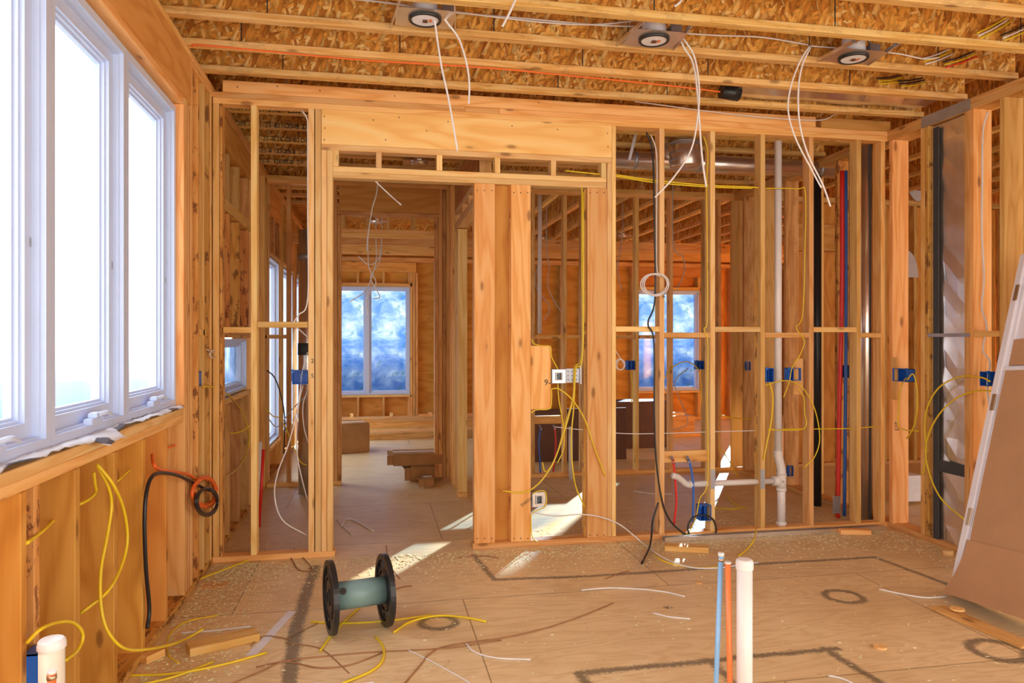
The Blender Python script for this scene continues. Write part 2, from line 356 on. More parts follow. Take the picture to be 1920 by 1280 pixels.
def box(name, x0, x1, y0, y1, z0, z1, mat, parent=None, bev=0.0025):
    """axis aligned lumber; the longest side becomes local Z (grain)"""
    lo = Vector((min(x0, x1), min(y0, y1), min(z0, z1))); hi = Vector((max(x0, x1), max(y0, y1), max(z0, z1)))
    d = hi - lo; ax = max(range(3), key=lambda i: d[i]); c = (lo + hi) / 2
    if ax == 2: rot = Matrix.Identity(4); l = d; org = Vector((c.x, c.y, lo.z)); z0_, z1_ = 0, d.z
    elif ax == 0: rot = Matrix.Rotation(PI / 2, 4, 'Y'); l = Vector((d.z, d.y, d.x)); org = c; z0_, z1_ = -d.x / 2, d.x / 2
    else: rot = Matrix.Rotation(PI / 2, 4, 'X'); l = Vector((d.x, d.z, d.y)); org = c; z0_, z1_ = -d.y / 2, d.y / 2
    bm = bmesh.new(); addbox(bm, (-l.x / 2, -l.y / 2, z0_), (l.x / 2, l.y / 2, z1_))
    bmesh.ops.recalc_face_normals(bm, faces=bm.faces)
    if bev and min(d) > bev * 3: bmesh.ops.bevel(bm, geom=bm.edges[:], offset=bev, segments=1, affect='EDGES', profile=0.5)
    me = bpy.data.meshes.new(name); bm.to_mesh(me); bm.free()
    return link(name, me, mat, parent, Matrix.Translation(org) @ rot)
def plank(name, p0, p1, w_, t_, side, mat, parent=None, bev=0.002):
    """board from p0 to p1, w_ wide along side, t_ thick"""
    p0, p1, side = Vector(p0), Vector(p1), Vector(side)
    z = (p1 - p0).normalized(); y = z.cross(side).normalized(); x_ = y.cross(z).normalized()
    L = (p1 - p0).length
    bm = bmesh.new(); addbox(bm, (-w_ / 2, -t_ / 2, 0), (w_ / 2, t_ / 2, L))
    bmesh.ops.recalc_face_normals(bm, faces=bm.faces)
    if bev: bmesh.ops.bevel(bm, geom=bm.edges[:], offset=bev, segments=1, affect='EDGES')
    me = bpy.data.meshes.new(name); bm.to_mesh(me); bm.free()
    mw = Matrix.Translation(p0) @ Matrix((x_, y, z)).transposed().to_4x4()
    return link(name, me, mat, parent, mw)
CG = {'yellow_cable': 'yellow cables in the stud walls', 'white_cable': 'white cables in the stud walls', 'hanging_cable': 'cables hanging from the ceiling', 'ceiling_cable': 'cables run along the ceiling', 'cable_offcut': 'cable offcuts on the floor', 'banding_strip': 'brown banding and splinters on the floor'}
def catmull(pts, n=8):
    if len(pts) < 3: return [pts[0].lerp(pts[-1], i / 4) for i in range(5)]
    q = [pts[0] * 2 - pts[1]] + pts + [pts[-1] * 2 - pts[-2]]; out = []
    for i in range(1, len(q) - 2):
        p0, p1, p2, p3 = q[i - 1:i + 3]
        for k in range(n):
            t = k / n
            out.append(0.5 * ((2 * p1) + (p2 - p0) * t + (2 * p0 - 5 * p1 + 4 * p2 - p3) * t * t + (3 * p1 - p0 - 3 * p2 + p3) * t ** 3))
    out.append(pts[-1].copy()); return out
def addtube(bm, pts, r, sides=8, cap=True, rf=None, flat=1.0):
    T = []
    for i in range(len(pts)):
        a = pts[max(0, i - 1)]; b_ = pts[min(len(pts) - 1, i + 1)]
        d = (b_ - a); T.append(d.normalized() if d.length > 1e-9 else Vector((0, 0, 1)))
    n = T[0].orthogonal().normalized(); rings = []
    for i, p in enumerate(pts):
        n = (n - T[i] * n.dot(T[i]));
        n = n.normalized() if n.length > 1e-6 else T[i].orthogonal().normalized()
        b_ = T[i].cross(n); rr = r * (rf(i / (len(pts) - 1)) if rf else 1.0)
        rings.append([bm.verts.new(p + (n * math.cos(2 * PI * k / sides) + b_ * math.sin(2 * PI * k / sides) * flat) * rr) for k in range(sides)])
    for a, b_ in zip(rings, rings[1:]):
        for k in range(sides):
            bm.faces.new((a[k], a[(k + 1) % sides], b_[(k + 1) % sides], b_[k]))
    if cap:
        bm.faces.new(rings[0]); bm.faces.new(list(reversed(rings[-1])))
def conv(pts, dax, dval):
    out = []
    for p in pts:
        if isinstance(p, Vector): out.append(p)
        elif len(p) == 2: out.append(P(p[0], p[1], dax, dval))
        elif len(p) == 3: out.append(P(p[0], p[1], dax, p[2]))
        else: out.append(P(*p))
    return out
def cable(name, pts, ax, val, r, mat, label=None, cat='cable', group=None, parent=None, flat=1.0, n=6, sides=7):
    bm = bmesh.new(); addtube(bm, catmull(conv(pts, ax, val), n), r, sides, flat=flat)
    o = bmobj(name, bm, mat, parent, smooth=True)
    if parent is None: tag(o, label, cat, group or CG.get(name))
    return o
def coil(cu, cv, ru, rv, ax, val, loops, a0=0.0, jit=2.0, step=0.006):
    out = []; N = 14 * loops
    for i in range(N + 1):
        a = a0 + 2 * PI * i / 14; k = 1 + 0.09 * math.sin(i * 0.31)
        out.append((cu + ru * k * math.cos(a) + jit * math.sin(i * .23), cv - rv * k * math.sin(a) + jit * math.cos(i * .17), ax, val - (step * i / 14 if ax != 'x' else -step * i / 14)))
    return out
def cyl(name, p0, p1, r, mat, parent=None, sides=20, label=None, cat=None, group=None, r2=None, smooth=True):
    bm = bmesh.new(); p0, p1 = Vector(p0), Vector(p1)
    addtube(bm, [p0, p1], r, sides, rf=(lambda t: 1 + (r2 / r - 1) * t) if r2 else None)
    o = bmobj(name, bm, mat, parent)
    if smooth:
        for p in o.data.polygons: p.use_smooth = len(p.vertices) == 4
    if parent is None: tag(o, label, cat, group)
    return o
def ring_bm(bm, plane, a0, a1, z0, z1, wd, n0, n1):
    """rectangular frame; plane 'x' -> a is Y, normal range n0..n1 in X"""
    def bx(aa, ab, za, zb):
        if plane == 'x': addbox(bm, (n0, aa, za), (n1, ab, zb))
        else: addbox(bm, (aa, n0, za), (ab, n1, zb))
    bx(a0, a0 + wd, z0, z1); bx(a1 - wd, a1, z0, z1); bx(a0 + wd, a1 - wd, z0, z0 + wd); bx(a0 + wd, a1 - wd, z1 - wd, z1)
def text(name, body, size, org, right, up, mat, parent):
    cu = bpy.data.curves.new(name, 'FONT'); cu.body = body; cu.size = size; cu.extrude = 0.0004; cu.resolution_u = 2
    t = bpy.data.objects.new(name, cu); COL.objects.link(t)
    bpy.context.view_layer.update()
    me = bpy.data.meshes.new_from_object(t); bpy.data.objects.remove(t)
    r_, u_ = Vector(right).normalized(), Vector(up).normalized(); n = r_.cross(u_)
    mw = Matrix.Translation(Vector(org)) @ Matrix((r_, u_, n)).transposed().to_4x4()
    me.materials.clear()
    return link(name, me, mat, parent, mw)

T2 = 0.038
WX = -1.02      # room face of the left exterior wall
WB = 5.0        # room face of the framed partition
WR = 3.90       # room face of the right wall
W2 = 7.45; W4 = 12.36
TOP = 3.05
# ================================================================== FLOOR, CEILING
box('floor', -1.2, 7.7, -1.4, 12.6, -0.02, 0, 'floor', bev=0)['kind'] = 'structure'
ceil = empty('ceiling', (1.4, 3, 3.09), 'open ceiling of wood joists with strand board webs above the unfinished room', 'ceiling', kind='structure')
ZJ = 3.09
def joist(axis, c, a0, a1, fl=0.06, seams=True):
    """I-joist: two flanges, strand board web with seams"""
    def bb(n_, cw, z0, z1, mat, par, b0=a0, b1=a1):
        if axis == 'x': return box(n_, b0, b1, c - cw / 2, c + cw / 2, z0, z1, mat, par)
        return box(n_, c - cw / 2, c + cw / 2, b0, b1, z0, z1, mat, par)
    root = bb('joist_web', 0.011, ZJ + 0.036, ZJ + 0.262, 'osb', ceil)
    root.name = 'joist'
    f = bb('flange', fl, ZJ, ZJ + T2, 'flange', root); bb('flange', fl, ZJ + 0.26, ZJ + 0.298, 'flange', root)
    if seams:
        q = a0 + R.uniform(0.3, 1.0)
        while q < a1 - 0.2:
            if axis == 'x': box('web_seam', q, q + 0.006, c - 0.0075, c + 0.0075, ZJ + 0.04, ZJ + 0.26, 'ink', root, bev=0)
            q += R.uniform(0.75, 1.2)
    return root, f
jy = [3.155 + 0.403 * i for i in range(-11, 5)]
jf = {}
for i, y in enumerate(jy): jf[i] = joist('x', y, WX - 0.1, WR + 0.10, seams=y > 2.5)
for k in range(5):
    y = 5.56 + 0.403 * k
    root, f = joist('x', y, WX - 0.1, WR + 0.1)
    jf['b%d' % k] = (root, f)
    for q in range(2):
        text('stamp', 'COM - 121-25-8   COM 2' if q == 0 else '- 121-25-8  DF', 0.052, (XY(430 + 75 * q, y - 0.031) + 0.0, y - 0.0312, ZJ + 0.003), (1, 0, 0), (0, 0, 1), 'ink', f)
for k in range(4): joist('x', 7.85 + 0.45 * k, WX - 0.1, 1.4, seams=False)
for k in range(13): joist('y', 1.65 + 0.42 * k, 7.62, 12.3, seams=False)
for k in range(6): joist('y', 4.35 + 0.5 * k, 1.8, 7.4, seams=False)
box('subfloor_deck', -1.2, 7.7, -1.3, 12.6, ZJ + 0.30, ZJ + 0.32, 'osb', ceil, bev=0)
for nm, a in (('rim_joist', (-1.19, -1.165, -1.3, 12.6)),):
    box(nm, a[0], a[1], a[2], a[3], 3.0, ZJ + 0.32, 'osb', ceil, bev=0)
box('rim_joist', -1.19, 7.7, W4 + .15, W4 + .18, 2.7, ZJ + 0.32, 'osb', ceil, bev=0)
box('rim_joist', 7.63, 7.66, -1.3, 12.6, 3.0, ZJ + 0.32, 'osb', ceil, bev=0)
# ================================================================== LEFT EXTERIOR WALL
WZ0, WZ1 = 1.075, 2.737
wl = empty('wall_left', (WX - 0.07, 4, 0), 'left exterior wall of orange plywood sheathing and waney studs around the large windows', 'wall', kind='structure')
def ls(y0, y1, z0, z1, mat='pine', name='stud', x0=WX - 0.14, x1=WX): return box(name, x0, x1, y0, y1, z0, z1, mat, wl)
# sheathing in pieces around the openings
def sh(y0, y1, z0, z1): box('sheathing', WX - 0.155, WX - 0.14, y0, y1, z0, z1, 'sheath', wl, bev=0)
RO0, RO1 = 0.9, 4.27
SW0, SW1 = 5.30, 6.50     # small window beyond the partition
for y0, y1 in ((-1.0, 1.3), (1.303, 2.5), (2.503, 3.72), (3.723, 4.29)): sh(y0, y1, 0, WZ0 - 0.03)
sh(-1.0, RO0, WZ0 - 0.03, 3.09); sh(RO0, RO1, WZ1 + 0.03, 3.09); sh(RO1 + 0.003, SW0, 0, 3.09); sh(SW0, SW1, 0, 1.02); sh(SW0, SW1, 1.46, 3.09); sh(SW1, 7.55, 0, 3.09)
LW = [(7.72, 8.55, 0.35, 2.30), (8.85, 9.95, 0.35, 2.30), (10.4, 11.5, 0.35, 2.30)]
sh(7.55, 7.72, 0, 3.09); sh(8.55, 8.85, 0, 3.09); sh(9.95, 10.4, 0, 3.09); sh(11.5, 12.5, 0, 3.09)
for a in LW: sh(a[0], a[1], 0, a[2]); sh(a[0], a[1], a[3], 3.09)
# plates, rough sill, header
box('bottom_plate', WX - 0.14, WX, -1.0, 12.36, 0, T2, 'wane', wl)
box('rough_sill', WX - 0.14, WX, RO0, RO1, WZ0 - 0.04, WZ0 - 0.002, 'pale', wl)
box('rough_sill', WX - 0.14, WX - 0.003, RO0, RO1, WZ0 - 0.079, WZ0 - 0.041, 'pine', wl)
box('opening_head', WX - 0.14, WX, RO0, RO1, WZ1, WZ1 + T2, 'fir', wl)
box('header', WX - 0.09, WX, RO0 - 0.1, 4.43, WZ1 + 0.04, 3.05, 'beam', wl)
box('top_plate', WX - 0.14, WX, -1.0, 4.43, 3.052, 3.088, 'pine', wl)
box('top_plate', WX - 0.14, WX, 4.43, 12.36, 3.012, 3.05, 'pine', wl); box('top_plate', WX - 0.14, WX, 4.43, 12.36, 3.051, 3.088, 'pine', wl)
# cripple studs below the window
for u in (45, 145, 217, 270, 313):
    y = YX(u, WX); ls(y - 0.02, y + 0.018, T2, WZ0 - 0.08, 'amber')  # shade on the side faces is put into the amber tone
    if u in (217, 313, 145): ls(y + 0.019, y + 0.034, T2, WZ0 - 0.08, 'wane', x1=WX - 0.004)
for y in (1.2, 1.6, 2.0): ls(y - 0.02, y + 0.018, T2, WZ0 - 0.08, 'pine')
ls(2.52, 2.558, T2, WZ0 - 0.08, 'wane', x1=WX - 0.02)
# trimmers and full studs to the corner
ls(RO1 - 0.0, RO1 + 0.014, WZ0 - 0.002, WZ1, 'fir', 'jamb_liner')
ls(RO1 + 0.015, RO1 + 0.053, T2, WZ1 + 0.04, 'pine'); ls(RO1 + 0.056, RO1 + 0.094, T2, WZ1 + 0.04, 'pine')
for y in (4.372, 4.435): ls(y, y + T2, T2, 2.74 if y < 4.4 else 3.012, 'pine')
for u, mt in ((372, 'wane'), (383, 'pine'), (392, 'wane')):
    y = YX(u, WX); ls(y - 0.02, y + 0.018, T2, 3.012, mt)
ls(4.94, 4.978, T2, 3.012, 'pine')
ls(YX(377, WX), YX(386, WX), 1.47, 1.508, 'pine', 'blocking', x0=WX - 0.04)
# beyond the partition
for y in (5.15, 5.26, SW1 + 0.02, SW1 + 0.06): ls(y, y + T2, T2, 3.012, 'pine')
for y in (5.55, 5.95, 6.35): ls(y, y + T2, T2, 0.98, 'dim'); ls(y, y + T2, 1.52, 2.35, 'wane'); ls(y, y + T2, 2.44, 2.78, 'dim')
for y in (6.95, 7.3, 7.6, 8.6, 8.75, 10.05, 10.25, 11.6, 12.0): ls(y, y + T2, T2, 3.012, 'pine')
box('rough_sill', WX - 0.14, WX, SW0, SW1, 0.985, 1.022, 'fir', wl); box('header', WX - 0.14, WX, SW0, SW1, 1.46, 1.52, 'wane', wl)
box('header', WX - 0.14, WX + 0.0, SW0, SW1 + 0.1, 2.36, 2.44, 'pine', wl); box('header', WX - 0.10, WX, 5.25, 6.7, 2.80, 3.0, 'beam', wl)
for a in LW:
    box('header', WX - 0.14, WX, a[0], a[1], 2.305, 2.34, 'pine', wl); box('header', WX - 0.14, WX, a[0], a[1], 2.72, 3.0, 'beam', wl); box('rough_sill', WX - 0.14, WX, a[0], a[1], a[2] - .04, a[2] - .003, 'pine', wl)
    for y in (a[0] + .3, a[0] + .7): ls(y, y + T2, 2.345, 2.715, 'dim')

# ---- windows
wn = [0]
def window(plane, a0, a1, z0, z1, n_in, out, label, glass='glass', crank=False, mull=None, steps=True):
    """n_in = interior face coordinate, out = outward sign of depth"""
    wn[0] += 1
    c = (n_in, (a0 + a1) / 2, z0) if plane == 'x' else ((a0 + a1) / 2, n_in, z0)
    root = empty('window_%d' % wn[0], c, label, 'window', kind='structure')
    def rg(nm, ins, wd, d0, d1, A0=a0, A1=a1, Z0=z0, Z1=z1):
        bm = bmesh.new(); q = sorted((n_in + out * d0, n_in + out * d1))
        ring_bm(bm, plane, A0 + ins, A1 - ins, Z0 + ins, Z1 - ins, wd, *q)
        bmesh.ops.recalc_face_normals(bm, faces=bm.faces)
        return bmobj(nm, bm, 'frame', root)
    q_ = 1.0 if crank else 0.6
    rg('window_frame', 0, 0.034 * q_, 0, 0.13)
    rg('frame_stop', 0.030 * q_, 0.012 * q_, 0.018, 0.12)
    bays = [(a0, a1)] if mull is None else [(a0, mull), (mull, a1)]
    for (b0, b1) in bays:
        s = rg('sash', 0.042 * q_, 0.05 * q_, 0.04, 0.10, b0, b1)
        for ins, wd, d in ((0.090, 0.012, 0.055), (0.100, 0.012, 0.07)):
            bm = bmesh.new(); q = sorted((n_in + out * d, n_in + out * 0.09)); ring_bm(bm, plane, b0 + ins * q_, b1 - ins * q_, z0 + ins * q_, z1 - ins * q_, wd * q_, *q); bmobj('glazing_bead', bm, 'frame', s)
        gi = 0.095 * q_; g0, g1 = b0 + gi, b1 - gi; gp = n_in + out * 0.078
        if plane == 'x': box('glass_pane', gp, gp + 0.004, g0, g1, z0 + gi, z1 - gi, glass, s, bev=0)
        else: box('glass_pane', g0, g1, gp, gp + 0.004, z0 + gi, z1 - gi, glass, s, bev=0)
    if mull is not None:
        bm = bmesh.new(); q = sorted((n_in, n_in + out * 0.13))
        if plane == 'x': addbox(bm, (q[0], mull - 0.03, z0 + 0.03), (q[1], mull + 0.03, z1 - 0.03))
        else: addbox(bm, (mull - 0.03, q[0], z0 + 0.03), (mull + 0.03, q[1], z1 - 0.03))
        bmobj('mullion', bm, 'frame', root)
    if crank:
        yc = (a0 + a1) / 2 + 0.02; bm = bmesh.new(); x_ = n_in
        addbox(bm, (x_ - 0.02, yc - 0.07, z0 + 0.034), (x_ + 0.012, yc + 0.05, z0 + 0.058))
        addbox(bm, (x_ - 0.015, yc - 0.035, z0 + 0.058), (x_ + 0.018, yc + 0.02, z0 + 0.078))
        addtube(bm, catmull([Vector((x_ + 0.012, yc - 0.01, z0 + 0.07)), Vector((x_ + 0.03, yc + 0.03, z0 + 0.075)), Vector((x_ + 0.025, yc + 0.09, z0 + 0.06))], 5), 0.009, 8)
        bmesh.ops.bevel(bm, geom=[e_ for e_ in bm.edges if e_.calc_length() > 0.02], offset=0.003, segments=2, affect='EDGES')
        bmobj('crank_handle', bm, 'frame', root)
        bm = bmesh.new(); addbox(bm, (n_in - 0.045, a0 + 0.046, 1.42), (n_in - 0.03, a0 + 0.056, 1.52)); bmobj('lock_lever', bm, 'brass', root)
        bm = bmesh.new(); addbox(bm, (n_in - 0.045, a1 - 0.06, 1.75), (n_in - 0.037, a1 - 0.052, 1.78)); bmobj('latch_slot', bm, 'steel', root)
    return root
NX = WX - 0.04
Ya, Yb = 2.69, 3.451
window('x', Yb + .001, RO1 - 0.002, WZ0 + 0.012, WZ1 - 0.02, NX, -1, 'tall white casement window nearest the framed partition, glass blown out by daylight', crank=True)
window('x', Ya + .001, Yb - .001, WZ0 + 0.012, WZ1 - 0.02, NX, -1, 'tall white casement window in the middle of the big left window bank', crank=True)
window('x', 1.90, Ya - .001, WZ0 + 0.012, WZ1 - 0.02, NX, -1, 'tall white casement window cut off by the left edge of the view', crank=True)
window('x', SW0 + .02, SW1 - .02, 1.035, 1.45, WX - 0.03, -1, 'small wide white window low in the left wall beyond the first stud bay', 'film2')
for i, a in enumerate(LW):
    window('x', a[0] + .01, a[1] - .01, a[2] + .005, a[3] - .005, WX - 0.02, -1, ['tall white window in the left wall just past the second framed wall', 'tall white window in the left wall, middle one of the far row', 'tall white window in the left wall nearest the far corner'][i], 'glass')
# house wrap left crumpled on the sill
bm = bmesh.new(); rows = []
for i in range(90):
    y = 1.9 + i * (4.24 - 1.9) / 89; ww = 0.045 + 0.03 * mnoise.noise(Vector((y * 4, 0, 1))) + (0.045 if 2.9 < y < 3.15 else 0)
    row = []
    for j in range(6):
        t = j / 5; xx = WX - 0.045 + t * (ww + 0.01)
        z = WZ0 + 0.004 + 0.012 * abs(mnoise.noise(Vector((y * 14, t * 2.5, 3)))) + 0.006 * (1 + mnoise.noise(Vector((y * 40, t * 6, 9)))) - (0.02 * max(0, (xx - WX) / 0.04))
        row.append(bm.verts.new((xx, y, z)))
    rows.append(row)
for a, b_ in zip(rows, rows[1:]):
    for j in range(5): bm.faces.new((a[j], a[j + 1], b_[j + 1], b_[j]))
o = bmobj('house_wrap', bm, 'wrap', smooth=True); o.modifiers.new('thickness', 'SOLIDIFY').thickness = 0.0015
tag(o, 'crumpled white house wrap with black print lying along the window sill', 'wrap')

# ================================================================== FRAMED PARTITION (BACK WALL)
wb = empty('wall_back', (1.4, WB + 0.045, 0), 'open stud partition with a wide header and door opening facing the room', 'wall', kind='structure')
D1 = WB + 0.09
def bs(x0, x1, z0, z1, mat='pine', name='stud', y0=WB, y1=D1): return box(name, x0, x1, y0, y1, z0, z1, mat, wb)
PB = TOP - 0.076
box('top_plate', WX, WR, WB, D1, PB, TOP - T2 - .0005, 'fir', wb)
box('top_plate', WX, 0.62, WB, D1, TOP - T2, TOP, 'fir', wb); box('top_plate', 0.621, 0.86, WB, D1, TOP - T2, TOP, 'fir', wb); box('top_plate', 0.861, WR, WB, D1, TOP - T2, TOP, 'fir', wb)
box('rim_board', WX + 0.06, XY(1530, WB), WB, WB + T2, TOP + .001, TOP + 0.078, 'fir', wb); box('rim_board', XY(1540, WB), XY(1670, WB), WB, WB + T2, TOP + .001, TOP + 0.078, 'beam', wb)
xl = XY(578, WB); xk = XY(628, WB)
box('bottom_plate', WX, xk, WB, D1, 0, T2, 'pine', wb)
x1a = XY(886, WB)
box('bottom_plate', x1a, XY(1250, WB), WB - 0.004, D1, 0, T2, 'fir', wb)
box('bottom_plate', XY(1250, WB) + .002, WR, WB, D1, 0, T2, 'pine', wb)
# left bay studs
bs(WX, WX + 0.04, T2, PB, 'pine'); bs(WX + 0.043, WX + 0.058, T2, PB, 'wane')
x = XY(470, WB); bs(x, x + T2, T2, PB, 'pale'); 
x = xl; bs(x, x + T2, T2, PB, 'pale'); bs(x + 0.0435, x + 0.0815, T2, PB, 'pale')
xj = x + 0.084; HB = 2.705
bs(xj, xj + 0.034, T2, HB, 'pale'); bs(xj + 0.036, xj + 0.074, T2, HB, 'pale')
xo = xj + 0.074
# header and door head
xr = XY(1147, WB)
bs(xj, xr, HB + T2 + .001, PB, 'header', 'header', y0=WB - 0.002, y1=WB + 0.085)
bs(xj, xr, HB, HB + T2, 'pale', 'header_plate', y0=WB - 0.002)
H0, H1 = 2.524, 2.60
xe = XY(1137, WB)
bs(xo, xe, H0 + T2 + .0005, H1, 'pale', 'head_plate', y0=WB - 0.003); bs(xo, xe, H0, H0 + T2, 'pale', 'head_plate')
bs(xo, xo + T2, H1, HB, 'pale', 'cripple')
for u in (705, 819): x = XY(u, WB); bs(x, x + T2, H1, HB, 'pale', 'cripple')
for u in (938, 1043, 1137): x = XY(u, WB); bs(x - T2, x, H1, HB, 'pale', 'cripple')
# flat posts
def flat(u0, u1, mat='fir'):
    return bs(XY(u0, WB), XY(u1, WB), T2, H0, mat, 'post', y0=WB - 0.004, y1=WB + 0.034)
flat(889, 928); x = XY(889, WB); bs(x + .002, x + .04, T2, H0, 'pale', y0=WB + 0.035)
bs(XY(926, WB + .05), XY(954, WB + .05) + 0.02, T2, H0, 'amber', 'post', y0=WB + 0.052, y1=D1)  # recess board, its shade put into the darker wood tone
flat(958, 995); x = XY(958, WB); bs(x - .006, x + .032, T2, H0, 'wane', y0=WB + 0.035, y1=WB + 0.125 - 0.035)
flat(1101, 1138); x = XY(1101, WB); bs(x - .012, x + .026, T2, H0, 'wane', y0=WB + 0.035)
x = XY(1138.5, WB); bs(x, x + 0.034, T2, HB, 'pale'); x = XY(1147, WB) + 0.002; bs(x, x + 0.03, T2, PB, 'pale')
# nail heads in the posts and the header
def nail(u, v, y):
    p = P(u, v, 'y', y); cyl('nail_head', p + Vector((0, -.0012, 0)), p + Vector((0, .002, 0)), .0042, 'ink', wb, 8)
for u0, u1 in ((889, 928), (958, 995), (1101, 1138)):
    for t in (.15, .5, .85):
        u = u0 + (u1 - u0) * t; nail(u, 357 + 4 * (u0 > 900), WB - .004); nail(u, 1009 - 6 * (u0 > 1000), WB - .004)
for u, v in ((608, 218), (609, 240), (608, 262), (1139, 250), (1140, 275), (700, 225), (748, 220), (840, 228), (960, 236), (1045, 243), (800, 245), (723, 262)): nail(u, v, WB - .002)
for u, v in ((445, 163), (520, 162), (600, 170), (740, 180), (880, 188), (1010, 192)): nail(u, v, WB)
# right bay studs, sixteen inches apart
XS = []
for u, mt in ((1246, 'pale'), (1341, 'pale'), (1435, 'wane'), (1526, 'pine'), (1615, 'pine'), (1660, 'fir')):
    x = XY(u, WB); XS.append(x); bs(x - T2, x, T2, PB, 'pine' if mt == 'wane' else mt)
x = XS[2]; bs(x - T2 - .001, x - T2 + .002, 0.5, 1.9, 'wane', 'bark_edge', y0=WB + 0.05)
def blk(u0, u1, v0, v1, mat='pine'):
    x0, x1 = XY(u0, WB), XY(u1, WB); z = ZY((u0 + u1) / 2, v0, WB)
    bs(x0, x1, z - T2, z, mat, 'blocking')
blk(418, 470, 613, 0); blk(482, 577, 603, 0)
xx = [XY(1152, WB) + .005] + XS
for i, v in enumerate((612, 623, 612, 623, 612, 623)):
    z = ZY(1250, v, WB) ; bs(xx[i] + .001, xx[i + 1] - T2 - .001, z - T2, z, 'pine' if i % 2 else 'pale', 'blocking')
# plumbing backer board between studs and nailing board for switches
z = ZY(1290, 846, WB); bs(XS[0] + .001, XS[1] - T2 - .001, z - 0.085, z, 'fir', 'backer_board', y0=WB + 0.04, y1=WB + 0.078)
box('switch_backer', XY(995, WB) + .001, XY(1033, WB), WB - 0.002, WB + 0.036, ZY(1010, 767, WB), ZY(1010, 648, WB), 'fir', wb)
text('pencil_mark', '9-', 0.06, (XY(1020, WB), WB - 0.0035, ZY(1020, 722, WB)), (1, 0, 0), (0, 0, 1), 'ink', wb)
text('pencil_mark', 'BAR', 0.03, (XY(1240, WB) + .005, WB - 0.0015, ZY(1240, 545, WB)), (0, 0, -1), (1, 0, 0), 'ink', wb)
text('pencil_mark', 'SWITCH', 0.032, (XY(978, WB), WB - 0.0055, ZY(978, 950, WB)), (0.8, 0, .5), (-.5, 0, .8), 'ink', wb)
text('pencil_mark', '5', 0.04, (XY(583, WB), WB - 0.0015, ZY(583, 708, WB)), (1, 0, 0), (0, 0, 1), 'ink', wb)
text('pencil_mark', '2', 0.04, (XY(583, WB), WB - 0.0015, ZY(583, 680, WB)), (1, 0, 0), (0, 0, 1), 'ink', wb)

# ================================================================== RIGHT WALL
wr = empty('wall_right', (WR + 0.07, 4.5, 0), 'right stud wall with a sheet metal duct in one bay', 'wall', kind='structure')
def rs(y0, y1, z0, z1, mat='pine', name='stud', x0=WR, x1=WR + 0.14): return box(name, x0, x1, y0, y1, z0, z1, mat, wr)
rs(1.6, W2, 0, T2, 'pine', 'bottom_plate')
rs(1.6, W2, TOP - .076, TOP - .0385, 'pine', 'top_plate'); rs(1.6, W2, TOP - T2, TOP, 'pine', 'top_plate')
for uL in (1667, 1726, 1808, 1817, 1874, 1918):
    y = YX(uL, WR)
    mt = {1667: 'fir', 1726: 'pine', 1808: 'pine', 1817: 'fir', 1874: 'pine', 1918: 'pine'}[uL]
    rs(y - T2, y, T2, TOP - .077, mt)
rs(4.60 - .022, 4.60 + .012, T2, TOP - .077, 'wane')
for y in (3.42, 3.02): rs(y, y + T2, T2, TOP - .077, 'pine')
for k in range(6): y = 5.22 + 0.4 * k; rs(y, y + T2, T2, TOP - .077, ['pine', 'wane', 'pine', 'dim', 'pine', 'dim'][k])
rs(5.3, 5.5, T2, TOP - .077, 'dim', 'post', x0=WR + .02, x1=WR + .06)
z = ZX(1850, 620, WR); rs(YX(1874, WR) + .001, YX(1826, WR) - .001 - .0, z - T2, z, 'fir', 'blocking', x1=WR + 0.09)
z = ZX(1690, 670, WR); rs(4.88, 4.94, z - .32, z, 'fir', 'box_backer', x0=WR - .02, x1=WR - .001)
text('pencil_mark', '703', 0.05, (WR + .055, YX(1667, WR) - T2 - .001, .82), (0, 0, -1), (-1, 0, 0), 'ink', wr)
y0, y1 = YX(1820, WR), YX(1728, WR)
bm = bmesh.new(); addbox(bm, (WR - 0.003, y0, TOP - .078), (WR - .0005, y1, TOP + .0))
for q in range(4):
    for s_ in (0.02, 0.056): addbox(bm, (WR - .005, y0 + .05 + q * .1, TOP - s_ - .003), (WR - .003, y0 + .056 + q * .1, TOP - s_ + .003))
tag(bmobj('strap_plate', bm, 'steel'), 'long grey steel strap plate nailed across the right wall top plate', 'metal plate')
# drywall arch pieces stored beyond the right wall
def arch(u0, v0, u1, v1, Y, label, flip=False):
    bm = bmesh.new(); a = P(u0, v0, 'y', Y); b_ = P(u1, v1, 'y', Y); N = 12; vo, vi = [], []
    for i in range(N + 1):
        t = i / N * PI / 2
        if flip: p = Vector((a.x + (b_.x - a.x) * math.sin(t), 0, b_.z + (a.z - b_.z) * math.cos(t))); q = Vector((a.x + (b_.x - a.x) * math.sin(t) * .0, 0, b_.z + (a.z - b_.z) * math.cos(t)))
        else: p = Vector((a.x + (b_.x - a.x) * t / (PI / 2), 0, a.z - .35 * (a.z - b_.z) * math.sin(2 * t))); q = Vector((a.x + (b_.x - a.x) * t / (PI / 2), 0, a.z - (a.z - b_.z) * math.sin(2 * t)))
        vo.append(p); vi.append(q)
    F_ = []; 
    for y in (Y, Y + 0.013):
        F_.append([[bm.verts.new((p.x, y, p.z)) for p in L] for L in (vo, vi)])
    for (A, B) in F_:
        for i in range(N):
            try: bm.faces.new((A[i], A[i + 1], B[i + 1], B[i]))
            except ValueError: pass
    for k in (0, 1):
        for i in range(N): bm.faces.new((F_[0][k][i], F_[0][k][i + 1], F_[1][k][i + 1], F_[1][k][i]))
    bmesh.ops.remove_doubles(bm, verts=bm.verts, dist=0.0005)
    tag(bmobj('drywall_arch', bm, 'dry'), label, 'arch')
arch(1698, 345, 1745, 378, 7.485, 'white crescent shaped drywall arch high up beyond the right wall')
